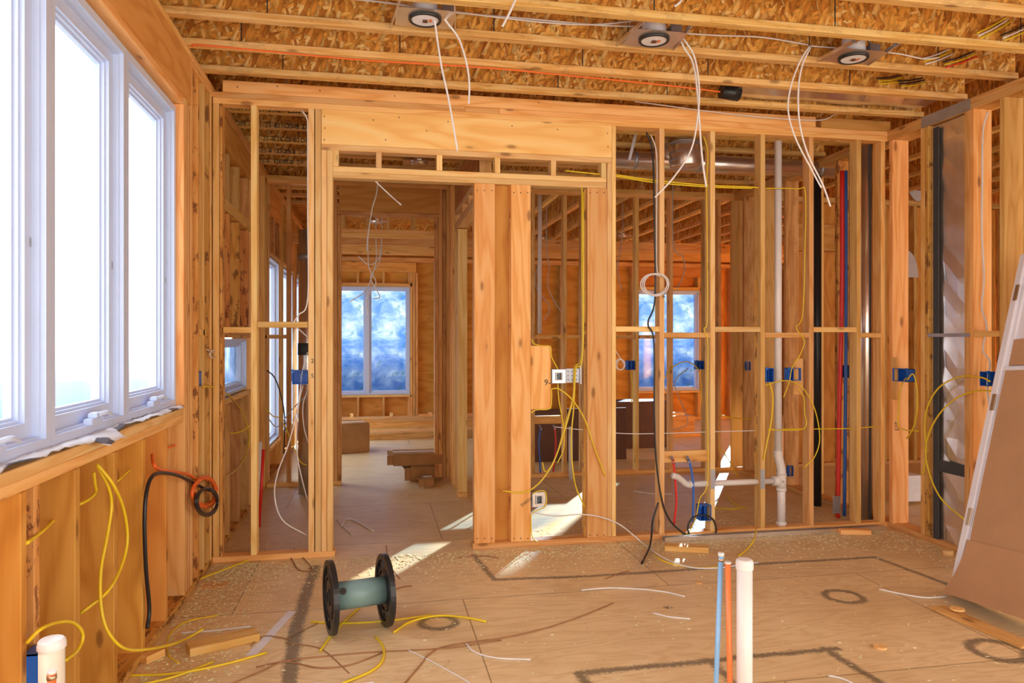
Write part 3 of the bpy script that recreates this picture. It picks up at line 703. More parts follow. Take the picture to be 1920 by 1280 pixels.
arch(1698, 468, 1722, 520, 7.485, 'white quarter round drywall arch piece beyond the right wall, below the crescent', True)
# outer shells of the neighbouring rooms
wo_ = empty('wall_outer', (7.6, 6, 0), 'plywood sheathed outer wall of the neighbouring room on the far right', 'wall', kind='structure')
box('sheathing', 7.6, 7.62, 1.5, 8.9, 0, 3.09, 'sheath', wo_, bev=0); box('sheathing', 7.6, 7.62, 8.9, 12.5, 0, .9, 'sheath', wo_, bev=0); box('sheathing', 7.6, 7.62, 8.9, 12.5, 2.3, 3.09, 'sheath', wo_, bev=0); box('sheathing', 7.6, 7.62, 10.4, 12.5, .9, 2.3, 'sheath', wo_, bev=0)  # unseen gap left in the sheathing, added to light the back rooms
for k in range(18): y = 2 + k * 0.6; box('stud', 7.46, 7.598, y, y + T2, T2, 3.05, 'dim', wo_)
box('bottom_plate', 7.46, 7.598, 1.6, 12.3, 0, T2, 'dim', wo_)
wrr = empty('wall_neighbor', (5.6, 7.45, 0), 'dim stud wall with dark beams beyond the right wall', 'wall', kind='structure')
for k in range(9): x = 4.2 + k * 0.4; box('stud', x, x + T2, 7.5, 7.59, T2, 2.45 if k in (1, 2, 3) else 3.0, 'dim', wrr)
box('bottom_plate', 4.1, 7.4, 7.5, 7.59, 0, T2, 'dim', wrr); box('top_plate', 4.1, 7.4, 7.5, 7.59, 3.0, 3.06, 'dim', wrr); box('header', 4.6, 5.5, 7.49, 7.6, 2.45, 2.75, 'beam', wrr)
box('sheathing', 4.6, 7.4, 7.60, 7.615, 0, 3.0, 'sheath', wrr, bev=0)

# ================================================================== SECOND WALL (beyond)
wm = empty('wall_middle', (1.4, W2 + .045, 0), 'second stud wall beyond the partition with its own door opening and header', 'wall', kind='structure')
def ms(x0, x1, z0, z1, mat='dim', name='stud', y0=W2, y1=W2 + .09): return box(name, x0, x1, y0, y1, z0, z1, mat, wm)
ms(WX, WR, PB, TOP - T2 - .0005, 'pine', 'top_plate'); ms(WX, WR, TOP - T2, TOP, 'pine', 'top_plate')
a = XY(640, W2); b_ = XY(815, W2)
ms(WX, a, 0, T2, 'fir', 'bottom_plate'); ms(XY(900, W2), WR, 0, T2, 'fir', 'bottom_plate')
for u in (493, 537): x = XY(u, W2); ms(x, x + T2, T2, PB, 'pine')
for k in range(3): ms(a - T2 * (k + 1) - .002 * k, a - T2 * k - .002 * k, T2, PB if k else 2.68, 'pine' if k % 2 else 'dim')
for k in range(4): ms(b_ + (T2 + .002) * k, b_ + (T2 + .002) * k + T2, T2, PB if k else 2.68, 'pine' if k % 2 else 'dim')
ms(a - .02, b_ + .05, 2.725, PB, 'beam', 'header', y0=W2 - .003); ms(a - .02, b_ + .05, 2.685, 2.724, 'dim', 'header_plate')
ms(a, b_, 2.47, 2.508, 'pine', 'head_plate'); ms(a, b_, 2.509, 2.547, 'pine', 'head_plate')
for t in (0.0, 0.27, .5, .78): x = a + (b_ - a - T2) * t; ms(x, x + T2, 2.548, 2.684, 'dim', 'cripple')
for u in (1003, 1063, 1096, 1198, 1262, 1327, 1352): x = XY(u, W2); ms(x - T2, x, T2, PB, 'pine' if u in (1063, 1198, 1262) else 'dim')
ms(XY(1372, W2), XY(1397, W2), T2, PB, 'pine', 'post', y1=W2 + .04)
z = 1.49
for u0, u1 in ((487, 537), (1003, 1056), (1063, 1089), (1155, 1191), (1200, 1255), (1263, 1320)): ms(XY(u0, W2), XY(u1, W2), z - T2, z, 'pine', 'blocking')
ms(XY(1003, W2), XY(1055, W2), .56, .64, 'fir', 'backer_board')
for x in (1.35,): ms(x, x + T2, T2, PB, 'dim')
# corridor wall along the hallway
XC = 0.76
wc = empty('wall_corridor', (XC + .045, 6.4, 0), 'stud wall along the right side of the hallway with a header over its opening', 'wall', kind='structure')
def cs(y0, y1, z0, z1, mat='pine', name='stud', x0=XC, x1=XC + .09): return box(name, x0, x1, y0, y1, z0, z1, mat, wc)
cs(5.2, 7.44, TOP - .076, TOP, 'pine', 'top_plate'); cs(5.3, 6.9, 2.66, PB - .001, 'beam', 'header'); cs(5.3, 6.9, 2.47, 2.545, 'pale', 'head_plate'); cs(5.3, 6.9, 2.62, 2.658, 'pale', 'header_plate')
for y in (5.5, 5.9, 6.3): cs(y, y + T2, 2.546, 2.619, 'pale', 'cripple')
for y in (6.68, 6.72, 6.9, 7.1, 7.3, 7.40): cs(y, y + T2, T2, 2.46 if y < 6.8 else PB, 'pine' if y > 7 else 'pale')
cs(6.66, 7.44, 0, T2, 'pine', 'bottom_plate'); cs(5.28, 5.30 + T2, T2, PB, 'pine')

# ================================================================== FAR WALL
wf = empty('wall_far', (2, W4 + .07, 0), 'far exterior wall of orange sheathing with windows and cripple studs', 'wall', kind='structure')
def fs(x0, x1, z0, z1, mat='pine', name='stud', y0=W4, y1=W4 + .13): return box(name, x0, x1, y0, y1, z0, z1, mat, wf)
def zf(u, v): return ZY(u, v, W4)
fz0, fz1 = zf(705, 740), zf(705, 537)
FW = [(XY(620, W4), XY(769, W4)), (XY(1194, W4), XY(1312, W4)), (XY(1395, W4), XY(1449, W4))]
prev = -1.16
for (x0, x1) in FW:
    box('sheathing', prev, x0, W4 + .131, W4 + .145, 0, 3.09, 'sheath', wf, bev=0)
    box('sheathing', x0, x1, W4 + .131, W4 + .145, 0, fz0, 'sheath', wf, bev=0); box('sheathing', x0, x1, W4 + .131, W4 + .145, fz1, 3.09, 'sheath', wf, bev=0)
    fs(x0 - .03, x1 + .03, fz0 - .04, fz0 - .002, 'pale', 'rough_sill'); fs(x0 - .03, x1 + .03, fz1 + .002, fz1 + .06, 'pine', 'opening_head')
    n_ = max(2, int((x1 - x0) / 0.4))
    for k in range(n_ + 1):
        x = x0 + (x1 - x0 - T2) * k / n_
        fs(x, x + T2, T2, fz0 - .041, 'pine', 'cripple'); fs(x, x + T2, fz1 + .061, 2.56, 'pine', 'cripple')
    fs(x0 - .1, x1 + .1, 2.561, 2.73, 'beam', 'header')
    for k in range(3): fs(x1 + .002 + k * .045, x1 + .04 + k * .045, T2, 2.56, 'pine')
    for k in range(2): fs(x0 - .04 - k * .045, x0 - .002 - k * .045, T2, 2.56, 'pine')
    prev = x1
box('sheathing', prev, 7.6, W4 + .131, W4 + .145, 0, 3.09, 'sheath', wf, bev=0)
fs(-1.02, 7.5, 2.735, 2.81, 'pine', 'top_plate'); fs(-1.02, 7.5, 0, T2, 'pine', 'bottom_plate')
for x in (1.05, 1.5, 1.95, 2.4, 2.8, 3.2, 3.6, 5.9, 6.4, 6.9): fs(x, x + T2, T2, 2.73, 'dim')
names = ['white double window with blue film straight beyond the hallway', 'white window with blue film seen between the studs right of the header posts', 'narrow white window with blue film behind the tall drain pipe']
for i, (x0, x1) in enumerate(FW):
    window('y', x0 + .004, x1 - .004, fz0 + .002, fz1 - .002, W4 + .01, 1, names[i], 'film', mull=XY(689, W4) if i == 0 else (XY(1240, W4) if i == 1 else None))
# dropped cross beams in the far room
for i, (v0, v1, Y) in enumerate(((449, 460, 9.3), (466, 477, 10.3))):
    z0, z1 = ZY(720, v1, Y), ZY(720, v0, Y)
    tag(box('ceiling_beam', -1.0, 7.3, Y, Y + .04, z0, z1 + .05, 'fir'), ['amber ceiling crossbeam of the far room, nearer of the two', 'amber ceiling crossbeam of the far room just before the window wall'][i], 'beam')

# ================================================================== CEILING THINGS
def can_light(u, v, Y, label, rot=0.3):
    p = P(u, v, 'y', Y); z = ZJ + 0.006; c = Vector((p.x, Y, z))
    root = empty('recessed_light', c, label, 'ceiling light', 'recessed light housings between the joists')
    # mounting pan with a round hole
    bm = bmesh.new(); N = 32; ri = 0.077; o1, i1 = [], []
    for k in range(N):
        a = 2 * PI * k / N; q = max(abs(math.cos(a)), abs(math.sin(a)) * 1.35)
        o1.append((c.x + 0.15 * math.cos(a) / q, c.y + 0.15 * math.sin(a) / q)); i1.append((c.x + ri * math.cos(a), c.y + ri * math.sin(a)))
    vv = [[bm.verts.new((x_, y_, zz)) for x_, y_ in L] for zz in (z, z + .002) for L in (o1, i1)]
    for k in range(N):
        j = (k + 1) % N
        bm.faces.new((vv[0][k], vv[0][j], vv[1][j], vv[1][k])); bm.faces.new((vv[2][k], vv[3][k], vv[3][j], vv[2][j])); bm.faces.new((vv[0][k], vv[2][k], vv[2][j], vv[0][j])); bm.faces.new((vv[1][k], vv[1][j], vv[3][j], vv[3][k]))
    bmobj('mounting_pan', bm, 'metal', root)
    # black collar ring
    bm = bmesh.new(); addtube(bm, [c + Vector((0.077 * math.cos(2 * PI * k / 32), 0.077 * math.sin(2 * PI * k / 32), -.006)) for k in range(33)], 0.009, 8, cap=False); bmobj('collar', bm, 'black', root, smooth=True)
    cn = cyl('can', c + Vector((0, 0, .01)), c + Vector((0, 0, .15)), 0.07, 'door', root, 28, r2=.058)
    ds = cyl('socket_plate', c + Vector((0, 0, -.010)), c + Vector((0, 0, .008)), 0.068, 'paper', root, 28)
    box('socket', c.x - .012, c.x + .012, c.y - .012, c.y + .012, z - .018, z - .0105, 'dark', ds, bev=0); box('warning_label', c.x + .02, c.x + .034, c.y - .02, c.y + .015, z - .0115, z - .0105, 'salmon', ds, bev=0)
    for s_ in (-1, 1):
        bm = bmesh.new(); addbox(bm, (-.004, -.23, 0), (.004, .21, .022), Matrix.Translation(c + Vector((s_ * .155, 0, -.002))) @ Matrix.Rotation(-.12 * s_, 4, 'Z'))
        hb = bmobj('hanger_bar', bm, 'metal', root)
        for yy in (-.19, .17): box('bar_foot', c.x + s_ * .13 - .015, c.x + s_ * .13 + .015, c.y + yy - .003, c.y + yy + .003, z, z + .04, 'steel', hb, bev=0)
    box('junction_box', c.x + .085, c.x + .15, c.y - .04, c.y + .05, z + .004, z + .075, 'steel', root)
    bm = bmesh.new(); addtube(bm, catmull([c + Vector((.11, 0, .08)), c + Vector((.09, 0, .14)), c + Vector((.03, 0, .17)), c + Vector((0, 0, .15))], 8), .009, 8, rf=lambda t: 1 + .15 * math.sin(t * 120)); bmobj('flexible_conduit', bm, 'steel', root, smooth=True)
    return c
c1 = can_light(797, 44, 3.775, 'recessed can light with metal pan, leftmost on the ceiling')
c2 = can_light(1226, 82, 3.80, 'recessed can light with metal pan, middle one of three on the ceiling')
c3 = can_light(1600, 116, 3.83, 'recessed can light with white disc nearest the right wall')
r0 = 0.0048
cable('hanging_cable', [(812, 12), (818, 60), (828, 125), (842, 190), (858, 283)], 'y', 3.77, r0 * 1.1, 'white', 'long white cable hanging straight down from the leftmost ceiling light')
cable('hanging_cable', [(820, 15), (838, 42), (860, 72), (874, 115), (880, 155), (879, 195)], 'y', 3.77, r0 * 1.1, 'white', 'shorter curved white cable hanging from the leftmost ceiling light')
cable('hanging_cable', [(1270, 60), (1288, 82), (1303, 110), (1311, 165), (1308, 220), (1296, 280), (1265, 330), (1228, 370)], 'y', 3.84, r0, 'white', 'white cable from the middle ceiling light curling down to the left')
cable('hanging_cable', [(1272, 66), (1283, 90), (1300, 120), (1308, 180), (1312, 240), (1317, 300), (1324, 350)], 'y', 3.87, r0 * 1.15, 'white', 'white cable from the middle ceiling light hanging nearly straight')
cable('hanging_cable', [(1518, 86), (1500, 115), (1482, 165), (1478, 210), (1492, 260), (1520, 315), (1540, 352)], 'y', 3.84, r0, 'white', 'white cable right of the middle light, shorter of the crossing pair')
cable('hanging_cable', [(1521, 86), (1505, 120), (1497, 165), (1499, 230), (1515, 290), (1542, 345), (1557, 387)], 'y', 3.87, r0 * 1.1, 'white', 'white cable right of the middle light, longer of the crossing pair')
cable('ceiling_cable', [(560, -12), (700, 2), (790, 14), (1000, 40), (1110, 46), (1200, 38)], 'y', 3.90, r0, 'white', 'white cable along the ceiling bay between the left and middle lights')
cable('ceiling_cable', [(835, 22), (900, 28), (1000, 36), (1120, 47), (1205, 50)], 'y', 3.905, r0, 'white', 'second white cable running beside the first into the middle light')
cable('ceiling_cable', [(1275, 62), (1340, 66), (1430, 70), (1515, 84)], 'y', 3.90, r0, 'white', 'white cable from the middle light to the crossing pair')
cable('ceiling_cable', [(1520, 86), (1590, 92), (1680, 100), (1730, 110), (1760, 108)], 'y', 3.905, r0, 'white', 'white cable passing behind the right ceiling light toward the yellow bundle')
cable('ceiling_cable', [(968, -4), (955, 25), (942, 50)], 'y', 3.4, r0 * 1.2, 'white', 'short white cable end hanging at the top centre of the ceiling')
cable('ceiling_cable', [(1285, -10), (1275, 4), (1265, 12)], 'y', 3.4, r0 * 1.2, 'white', 'cut white cable tip at the top edge above the middle light')
cable('ceiling_cable', [(1190, 190), (1300, 205), (1420, 219), (1510, 225), (1545, 224), (1562, 216), (1580, 208)], 'y', 4.96, .004, 'white', 'thin white cable sagging along the face of the rim board')
cable('ceiling_cable', [(362, 88), (372, 84), (500, 96), (700, 114), (900, 126), (1080, 143), (1250, 160), (1350, 172)], 'y', 4.27, .005, 'orange', 'orange cable running along the ceiling joist web')
# cable bundles through the joists at the right
def bundle(u0, v0, u1, v1, Y, label, cols):
    root = empty('cable_bundle', P(u0, v0, 'y', Y), label, 'cable bundle')
    for i, c_ in enumerate(cols):
        a = P(u0 + 3 * i, v0 + 5 * i, 'y', Y); d = P(u1 + 4 * i, v1 + 4 * i, 'y', Y + 0.06)
        cable('strand', [a, a.lerp(d, .5) + Vector((0, 0, -.006)), d], 'y', Y, .005, c_, parent=root)
bundle(1832, 62, 1890, 30, 3.5, 'yellow and white cables slanting through the top right joists', ['yellow', 'white', 'yellow'])
bundle(1878, 66, 1945, 34, 3.5, 'black and yellow cables at the right edge beside the slanting pair', ['black', 'white', 'yellow'])
bundle(1730, 110, 1780, 92, 3.9, 'yellow and white cables slanting right of the third ceiling light', ['white', 'yellow', 'white'])
bundle(1768, 116, 1825, 97, 3.9, 'black, red and yellow cables slanting next to the white ones', ['black', 'yellow', 'red'])
bundle(1644, 147, 1690, 141, 4.3, 'yellow and black cable loops poking below the third joist', ['black', 'yellow', 'yellow'])
bundle(1684, 152, 1730, 146, 4.3, 'black and yellow cable loops beside the first loops under the joist', ['black', 'black', 'yellow'])
# flat sheet metal duct in the joist bay
bm = bmesh.new(); x0 = XY(1375, 4.6); pts = []
for i in range(16):
    t = i / 15; x = x0 + (WR - x0) * t
    pts.append([Vector((x, 4.43, ZJ + .22)), Vector((x, 4.43, ZJ + .05 + .006 * math.sin(i * 2))), Vector((x, 4.60, ZJ + .03)), Vector((x, 4.74, ZJ + .05 + .005 * math.cos(i))), Vector((x, 4.74, ZJ + .22))])
vv = [[bm.verts.new(p) for p in r_] for r_ in pts]
for a_, b2 in zip(vv, vv[1:]):
    for j in range(5): bm.faces.new((a_[j], a_[(j + 1) % 5], b2[(j + 1) % 5], b2[j]))
bm.faces.new(vv[0]); bm.faces.new(vv[-1])
tag(bmobj('ceiling_duct', bm, 'metal'), 'flat sheet metal duct lying in the joist bay above the partition', 'air duct')
p = P(1352, 170, 'y', 4.58); q = P(1385, 176, 'y', 4.58)
tag(cyl('duct_collar', p, q, .05, 'black'), 'black round collar at the left end of the flat ceiling duct', 'duct collar')

# ================================================================== PARTITION PLUMBING, BOXES, CABLES
def ebox(u0, v0, u1, v1, ax, val, label, mat='bluebox', dirn=1, group='blue electrical boxes'):
    """open-front nail-on box on a wall plane"""
    a, b_ = P(u0, v0, ax, val), P(u1, v1, ax, val)
    z0, z1 = min(a.z, b_.z), max(a.z, b_.z)
    bm = bmesh.new(); t = .004; dp = .07
    if ax == 'y':
        x0, x1 = sorted((a.x, b_.x)); y0, y1 = val - .008, val - .008 + dp
        lid = [((x0, y0, z0), (x1, y1, z0 + t)), ((x0, y0, z1 - t), (x1, y1, z1)), ((x0, y0, z0), (x0 + t, y1, z1)), ((x1 - t, y0, z0), (x1, y1, z1)), ((x0, y1 - t, z0), (x1, y1, z1)), ((x0 + (x1 - x0) * .48, y0 + .02, z0), (x0 + (x1 - x0) * .52, y1, z1)), ((x0 - .006, y0 + .01, z0 + .02), (x0, y0 + .03, z1 - .02))]
        c = Vector(((x0 + x1) / 2, y0, z0)); inner = ((x0 + t, y1 - .012, z0 + t), (x1 - t, y1 - t, z1 - t))
    else:
        y0, y1 = sorted((a.y, b_.y)); x0, x1 = val - .012, val - .012 + dp * dirn; x0, x1 = min(x0, x1), max(x0, x1)
        lid = [((x0, y0, z0), (x1, y1, z0 + t)), ((x0, y0, z1 - t), (x1, y1, z1)), ((x0, y0, z0), (x1, y0 + t, z1)), ((x0, y1 - t, z0), (x1, y1, z1)), ((x1 - t, y0, z0), (x1, y1, z1))]
        c = Vector((x0, (y0 + y1) / 2, z0)); inner = None
    root = empty('electrical_box', c, label, 'electrical box', group)
    for l, h in lid: addbox(bm, l, h)
    bmobj('box_body', bm, mat, root)
    bm = bmesh.new()
    if ax == 'x': addbox(bm, (x0 - .003, y0 - .004, z1 - .014), (x0 + .006, y0 + .012, z1 + .006))
    else: addbox(bm, (x0 - .006, y0 - .003, z1 - .014), (x0 + .012, y0 + .006, z1 + .006))
    bmobj('nail_flange', bm, mat, root)
    return root
ebox(548, 694, 576, 720, 'y', WB, 'wide blue electrical box on the left of the door jamb studs')
ebox(1436, 690, 1450, 716, 'y', WB, 'slim blue electrical box beside the tall drain pipe')
ebox(1478, 690, 1501, 713, 'y', WB, 'blue electrical box on a short backer board right of the drain pipe')
ebox(1312, 947, 1333, 975, 'y', WB, 'blue electrical box low on the stud near the floor')
ebox(1676, 690, 1703, 716, 'x', WR - .02, 'blue electrical box on the corner stud of the right wall')
ebox(1840, 696, 1856, 724, 'x', WR, 'blue electrical box on the right wall, left one of the side-by-side pair')
ebox(1858, 696, 1873, 724, 'x', WR, 'blue electrical box on the right wall, right one of the side-by-side pair')
ebox(374, 697, 383, 722, 'x', WX, 'thin blue electrical box on a left wall stud near the corner', dirn=-1)
ebox(1176, 676, 1190, 693, 'y', W2, 'small blue electrical box on a far stud left of the coiled cable')
ebox(1306, 676, 1319, 692, 'y', W2, 'small blue electrical box on a far stud before the blue window')
ebox(1399, 678, 1407, 694, 'y', 7.2, 'narrow dim blue electrical box on a deep stud left of the waney stud')
ebox(1574, 684, 1588, 708, 'x', WR, 'dim blue electrical box beside the vertical red pipe')
ebox(1478, 873, 1487, 892, 'y', 6.4, 'dim blue outlet box low on a deep stud right of the drain')
ebox(50, 1228, 73, 1290, 'x', WX + .0, 'dark blue electrical box at the bottom left corner stud', dirn=1)
box('box_backer', XY(1491, WB), XY(1509, WB), WB + .02, WB + .05, ZY(1500, 740, WB), ZY(1500, 672, WB), 'fir', wb)
# metal device boxes
def mbox(u0, v0, u1, v1, label, holes=False):
    a, b_ = P(u0, v0, 'y', WB), P(u1, v1, 'y', WB); x0, x1 = a.x, b_.x; z0, z1 = b_.z, a.z
    root = empty('metal_box', (x0, WB, z0), label, 'electrical box')
    if holes:
        bm = bmesh.new(); addbox(bm, (x0, WB + .01, z0), (x1, WB + .014, z1)); addbox(bm, (x1 - .01, WB - .004, z0 - .01), (x1, WB + .014, z1 + .03)); bmobj('bracket_plate', bm, 'steel', root)
        for i in range(3):
            for j in range(3): cyl('hole', (x0 + .015 + i * .03, WB + .009, z0 + .02 + j * .03), (x0 + .015 + i * .03, WB + .0101, z0 + .02 + j * .03), .004, 'ink', root, 8)
        return
    bm = bmesh.new(); ring_bm(bm, 'y', x0, x1, z0, z1, .006, WB - .012, WB + .05); addbox(bm, (x0, WB + .045, z0), (x1, WB + .05, z1)); bmobj('box_body', bm, 'steel', root)
    bm = bmesh.new(); ring_bm(bm, 'y', x0 + .004, x1 - .004, z0 + .004, z1 - .004, .018, WB - .016, WB - .012); bmobj('mud_ring', bm, 'metal', root)
    bm = bmesh.new(); ring_bm(bm, 'y', x0 + .026, x1 - .026, z0 + .02, z1 - .02, .006, WB - .022, WB - .012); bmobj('raised_rim', bm, 'pvc', root)
    box('ground_screw', x0 + .05, x0 + .058, WB + .02, WB + .044, z0 + .045, z0 + .055, 'teal', root, bev=0)
mbox(1034, 692, 1060, 718, 'square steel electrical box beside the switch backer board')
mbox(1062, 691, 1090, 717, 'flat perforated steel bracket between the device box and the post', True)
mbox(997, 922, 1023, 949, 'square steel electrical box low on the middle post near the floor')
# drain pipe
dp = empty('drain_pipe', P(1465, 995, 'y', WB + .02) * 1.0, 'white vertical drain pipe with offset elbow and side arm in the stud wall', 'drain pipe')
YP = WB + .05
rv = .027
def pz(u, v): return P(u, v, 'y', YP)
a, b_ = pz(1459, 265), pz(1459, 852)
cyl('vent_riser', a, Vector((a.x, YP, b_.z)), rv, 'pvc', dp)
tp = pz(1459, 852); lo = pz(1465, 880); lo2 = pz(1466, 990)
lo2.x = lo.x = pz(1465, 900).x; tp.x = a.x
bm = bmesh.new(); addtube(bm, catmull([tp + Vector((0, 0, .03)), tp, tp.lerp(lo, .5), lo, lo - Vector((0, 0, .03))], 6), rv * 1.22, 16); bmobj('offset_elbow', bm, 'pvc', dp, smooth=True)
cyl('stack', Vector((lo.x, YP, lo.z)), Vector((lo.x, YP, .012)), rv * 1.12, 'pvc', dp)
for v in (893, 917, 980): z = pz(1465, v).z; cyl('coupling', (lo.x, YP, z - .012), (lo.x, YP, z + .012), rv * 1.4, 'pvc', dp)
z = pz(1460, 901).z
cyl('tee', (lo.x - .07, YP, z), (lo.x, YP, z), rv * 1.35, 'pvc', dp); cyl('tee', (lo.x, YP, z - .06), (lo.x, YP, z + .06), rv * 1.35, 'pvc', dp)
xa = pz(1296, 901).x
cyl('side_arm', (xa, YP, z), (lo.x - .05, YP, z), rv * .82, 'pvc', dp)
cyl('coupling', (xa - .02, YP, z), (xa + .01, YP, z), rv * 1.05, 'pvc', dp)
bm = bmesh.new(); addtube(bm, catmull([Vector((xa, YP, z)), Vector((xa - .04, YP - .003, z + .003)), pz(1268, 893) + Vector((0, -.03, 0)), pz(1256, 889) + Vector((0, -.05, 0))], 6), rv * .85, 14); bmobj('trap_elbow', bm, 'pvc', dp, smooth=True)
for u in (1337, 1430):
    a = P(u - 4, 880, 'y', WB - .002); b_ = P(u + 4, 916, 'y', WB - .002); tag(box('nail_plate', a.x, b_.x, WB - .003, WB - .0008, b_.z, a.z, 'steel', bev=0), 'small steel nail plate on the stud face %s' % ('right of the backer board' if u == 1337 else 'left of the drain tee'), 'metal plate')
# stubs of red and blue tubing
def stub(pts, mat, label, r=.0085, Y=WB + .03):
    root = empty('water_tube', P(*pts[-1], 'y', Y), label, 'water pipe')
    cable('tube', pts, 'y', Y, r, mat, parent=root, sides=12)
    p = P(*pts[0], 'y', Y); cyl('shutoff_fitting', p + Vector((-.004, 0, -.004)), p + Vector((-.022, -.025, .02)), .010, 'steel', root, 12); cyl('crimp_ring', p + Vector((0, 0, -.03)), p + Vector((0, 0, -.018)), r * 1.25, 'brass', root, 12)
stub([(1262, 860), (1266, 900), (1268, 940), (1264, 982)], 'red', 'red water tube dropping from the backer board fitting')
stub([(1291, 860), (1298, 890), (1300, 930), (1299, 978)], 'blue', 'blue water tube dropping from the backer board beside the red one')
stub([(1014, 800), (1010, 830), (1012, 860), (1013, 886)], 'blue', 'dark blue water tube stub between the flat posts in the far wall', Y=W2 - .02)
stub([(1040, 800), (1042, 830), (1040, 862), (1037, 884)], 'red', 'red water tube stub between the flat posts in the far wall', Y=W2 - .02)
# long black cable & coils
cable('coaxial_cable', [(1212, 248), (1224, 290), (1227, 420), (1228, 560), (1215, 606), (1226, 640), (1227, 780), (1232, 880), (1248, 960), (1280, 998), (1320, 1012), (1342, 1000), (1338, 975), (1318, 965), (1297, 972), (1290, 995), (1310, 1025)], 'y', WB - .015, .0065, 'black', 'long black cable running down the stud and looping above the floor', n=8)
cable('coaxial_cable', [(1234, 942, 'y', WB - .02), (1224, 975, 'y', WB - .03), (1222, 1000, 'y', WB - .05), (1218, 1025, 'z', .02), (1203, 1056, 'z', .01)], 'y', WB, .007, 'black', 'short black cable tail bending onto the floor at the partition')
cable('white_cable', [(1220, 252), (1231, 290), (1231, 400), (1231, 500)] + [c_ for c_ in coil(1229, 533, 24, 20, 'y', WB - .02, 4, a0=1.2)], 'y', WB - .012, .004, 'white', 'white cable down the stud ending in a round coil', n=5)
cable('white_cable', [(1153, 655)] + coil(1163, 683, 8, 10, 'y', WB + .1, 3, jit=1), 'y', WB + .1, .003, 'white', 'tiny white cable coil hanging beside the right king stud', n=4)
# yellow romex runs in the partition
Y0 = WB + .03
cable('yellow_cable', [(1152, 327), (1228, 338), (1325, 347), (1400, 350), (1422, 352)], 'y', Y0, .0055, 'yellow', 'thick yellow cable run across the upper right studs, upper of the two')
cable('yellow_cable', [(1060, 320), (1152, 330), (1228, 342), (1325, 350), (1410, 353)], 'y', Y0 + .01, .0055, 'yellow', 'thick yellow cable run across the upper right studs, lower of the two')
cable('yellow_cable', [(1435, 353), (1495, 354), (1510, 362), (1509, 480), (1505, 590), (1493, 614), (1508, 638), (1500, 665), (1485, 690), (1480, 715), (1469, 745)], 'y', WB - .008, .004, 'yellow', 'yellow cable down the fourth stud to the backer board box')
cable('yellow_cable', [(1319, 255), (1327, 285), (1325, 350), (1326, 480), (1326, 600), (1320, 617), (1327, 645), (1326, 760), (1327, 900), (1312, 935), (1304, 972), (1285, 1005), (1250, 1022)], 'y', WB - .008, .004, 'yellow', 'yellow cable stapled down the second stud to the low blue box')
cable('yellow_cable', [(1443, 716), (1449, 745), (1446, 790), (1437, 835), (1432, 862)], 'y', WB - .01, .006, 'yellow', 'yellow cable hanging from the slim box left of the drain pipe')
cable('yellow_cable', [(1436, 722), (1455, 716), (1480, 714), (1506, 728), (1528, 768), (1537, 820), (1528, 855), (1508, 876)], 'y', WB - .03, .0042, 'yellow', 'yellow cable in a big arc across the drain pipe bay')
cable('yellow_cable', [(1497, 728), (1507, 745), (1508, 770), (1507, 803), (1440, 806)], 'y', WB - .006, .004, 'yellow', 'yellow cable bent square on the fourth stud')
cable('yellow_cable', [(1440, 804), (1520, 804), (1600, 803)], 'y', WB + .06, .0045, 'yellow', 'straight yellow cable through the fourth and fifth studs')
cable('yellow_cable', [(1612, 802), (1645, 799)], 'y', WB + .05, .0045, 'yellow', 'short yellow cable passing beside the silver duct')
cable('white_cable', [(1040, 800), (1160, 812), (1250, 812), (1340, 809), (1420, 807)], 'y', WB + .07, .003, 'white', 'thin white wire strung level through the right bay studs')
cable('yellow_cable', [(1091, 330), (1091, 500), (1091, 662), (1077, 690), (1074, 745), (1058, 800), (1046, 845), (1033, 874), (1022, 884), (1017, 866)], 'y', WB + .01, .0045, 'yellow', 'yellow cable down the right post ending in a small upward hook')
cable('yellow_cable', [(1093, 360), (1093, 655), (1080, 690), (1075, 745), (1056, 815), (1036, 870), (1008, 908), (980, 923), (943, 920)], 'y', WB - .012, .0055, 'yellow', 'yellow cable sweeping left across the middle post')
cable('yellow_cable', [(1079, 690), (1076, 760), (1071, 830), (1078, 905), (1096, 950)], 'y', WB - .006, .005, 'yellow', 'yellow cable hanging down in front of the right post edge')
cable('yellow_cable', [(1034, 729), (1048, 729), (1072, 748), (1096, 785), (1115, 840), (1135, 892)], 'y', WB - .02, .005, 'yellow', 'yellow cable arching from the backer board to the right post')
cable('yellow_cable', [(996, 636), (1003, 645), (1018, 648), (1032, 650), (1034, 668), (1046, 692)], 'y', WB - .01, .004, 'yellow', 'yellow cable wrapped over the top of the switch backer')
cable('yellow_cable', [(1046, 718), (1048, 750), (1056, 795), (1057, 840), (1045, 868)], 'y', WB + .0, .004, 'yellow', 'yellow cable hanging from the upper steel box')
cable('yellow_cable', [(996, 774), (1006, 768), (1030, 766), (1034, 750), (1034, 730)], 'y', WB - .01, .004, 'yellow', 'yellow cable wrapped under the switch backer')
cable('yellow_cable', [(998, 926), (1010, 920), (1023, 923), (1023, 948), (1008, 956), (997, 964), (996, 985), (998, 1006), (1009, 1017)], 'y', WB - .025, .004, 'yellow', 'yellow cable around the low steel box')
cable('white_cable', [(997, 960, 'y', WB - .02), (1040, 967, 'y', WB - .04), (1090, 964, 'y', WB - .05), (1130, 970, 'y', WB - .06), (1165, 985, 'y', WB - .07), (1203, 1016, 'y', WB - .1), (1240, 1043, 'z', .02), (1288, 1062, 'z', .008), (1335, 1065, 'z', .006), (1380, 1060, 'z', .006), (1422, 1054, 'z', .006)], 'y', WB, .0048, 'white', 'long white cable arching from the low steel box onto the floor')
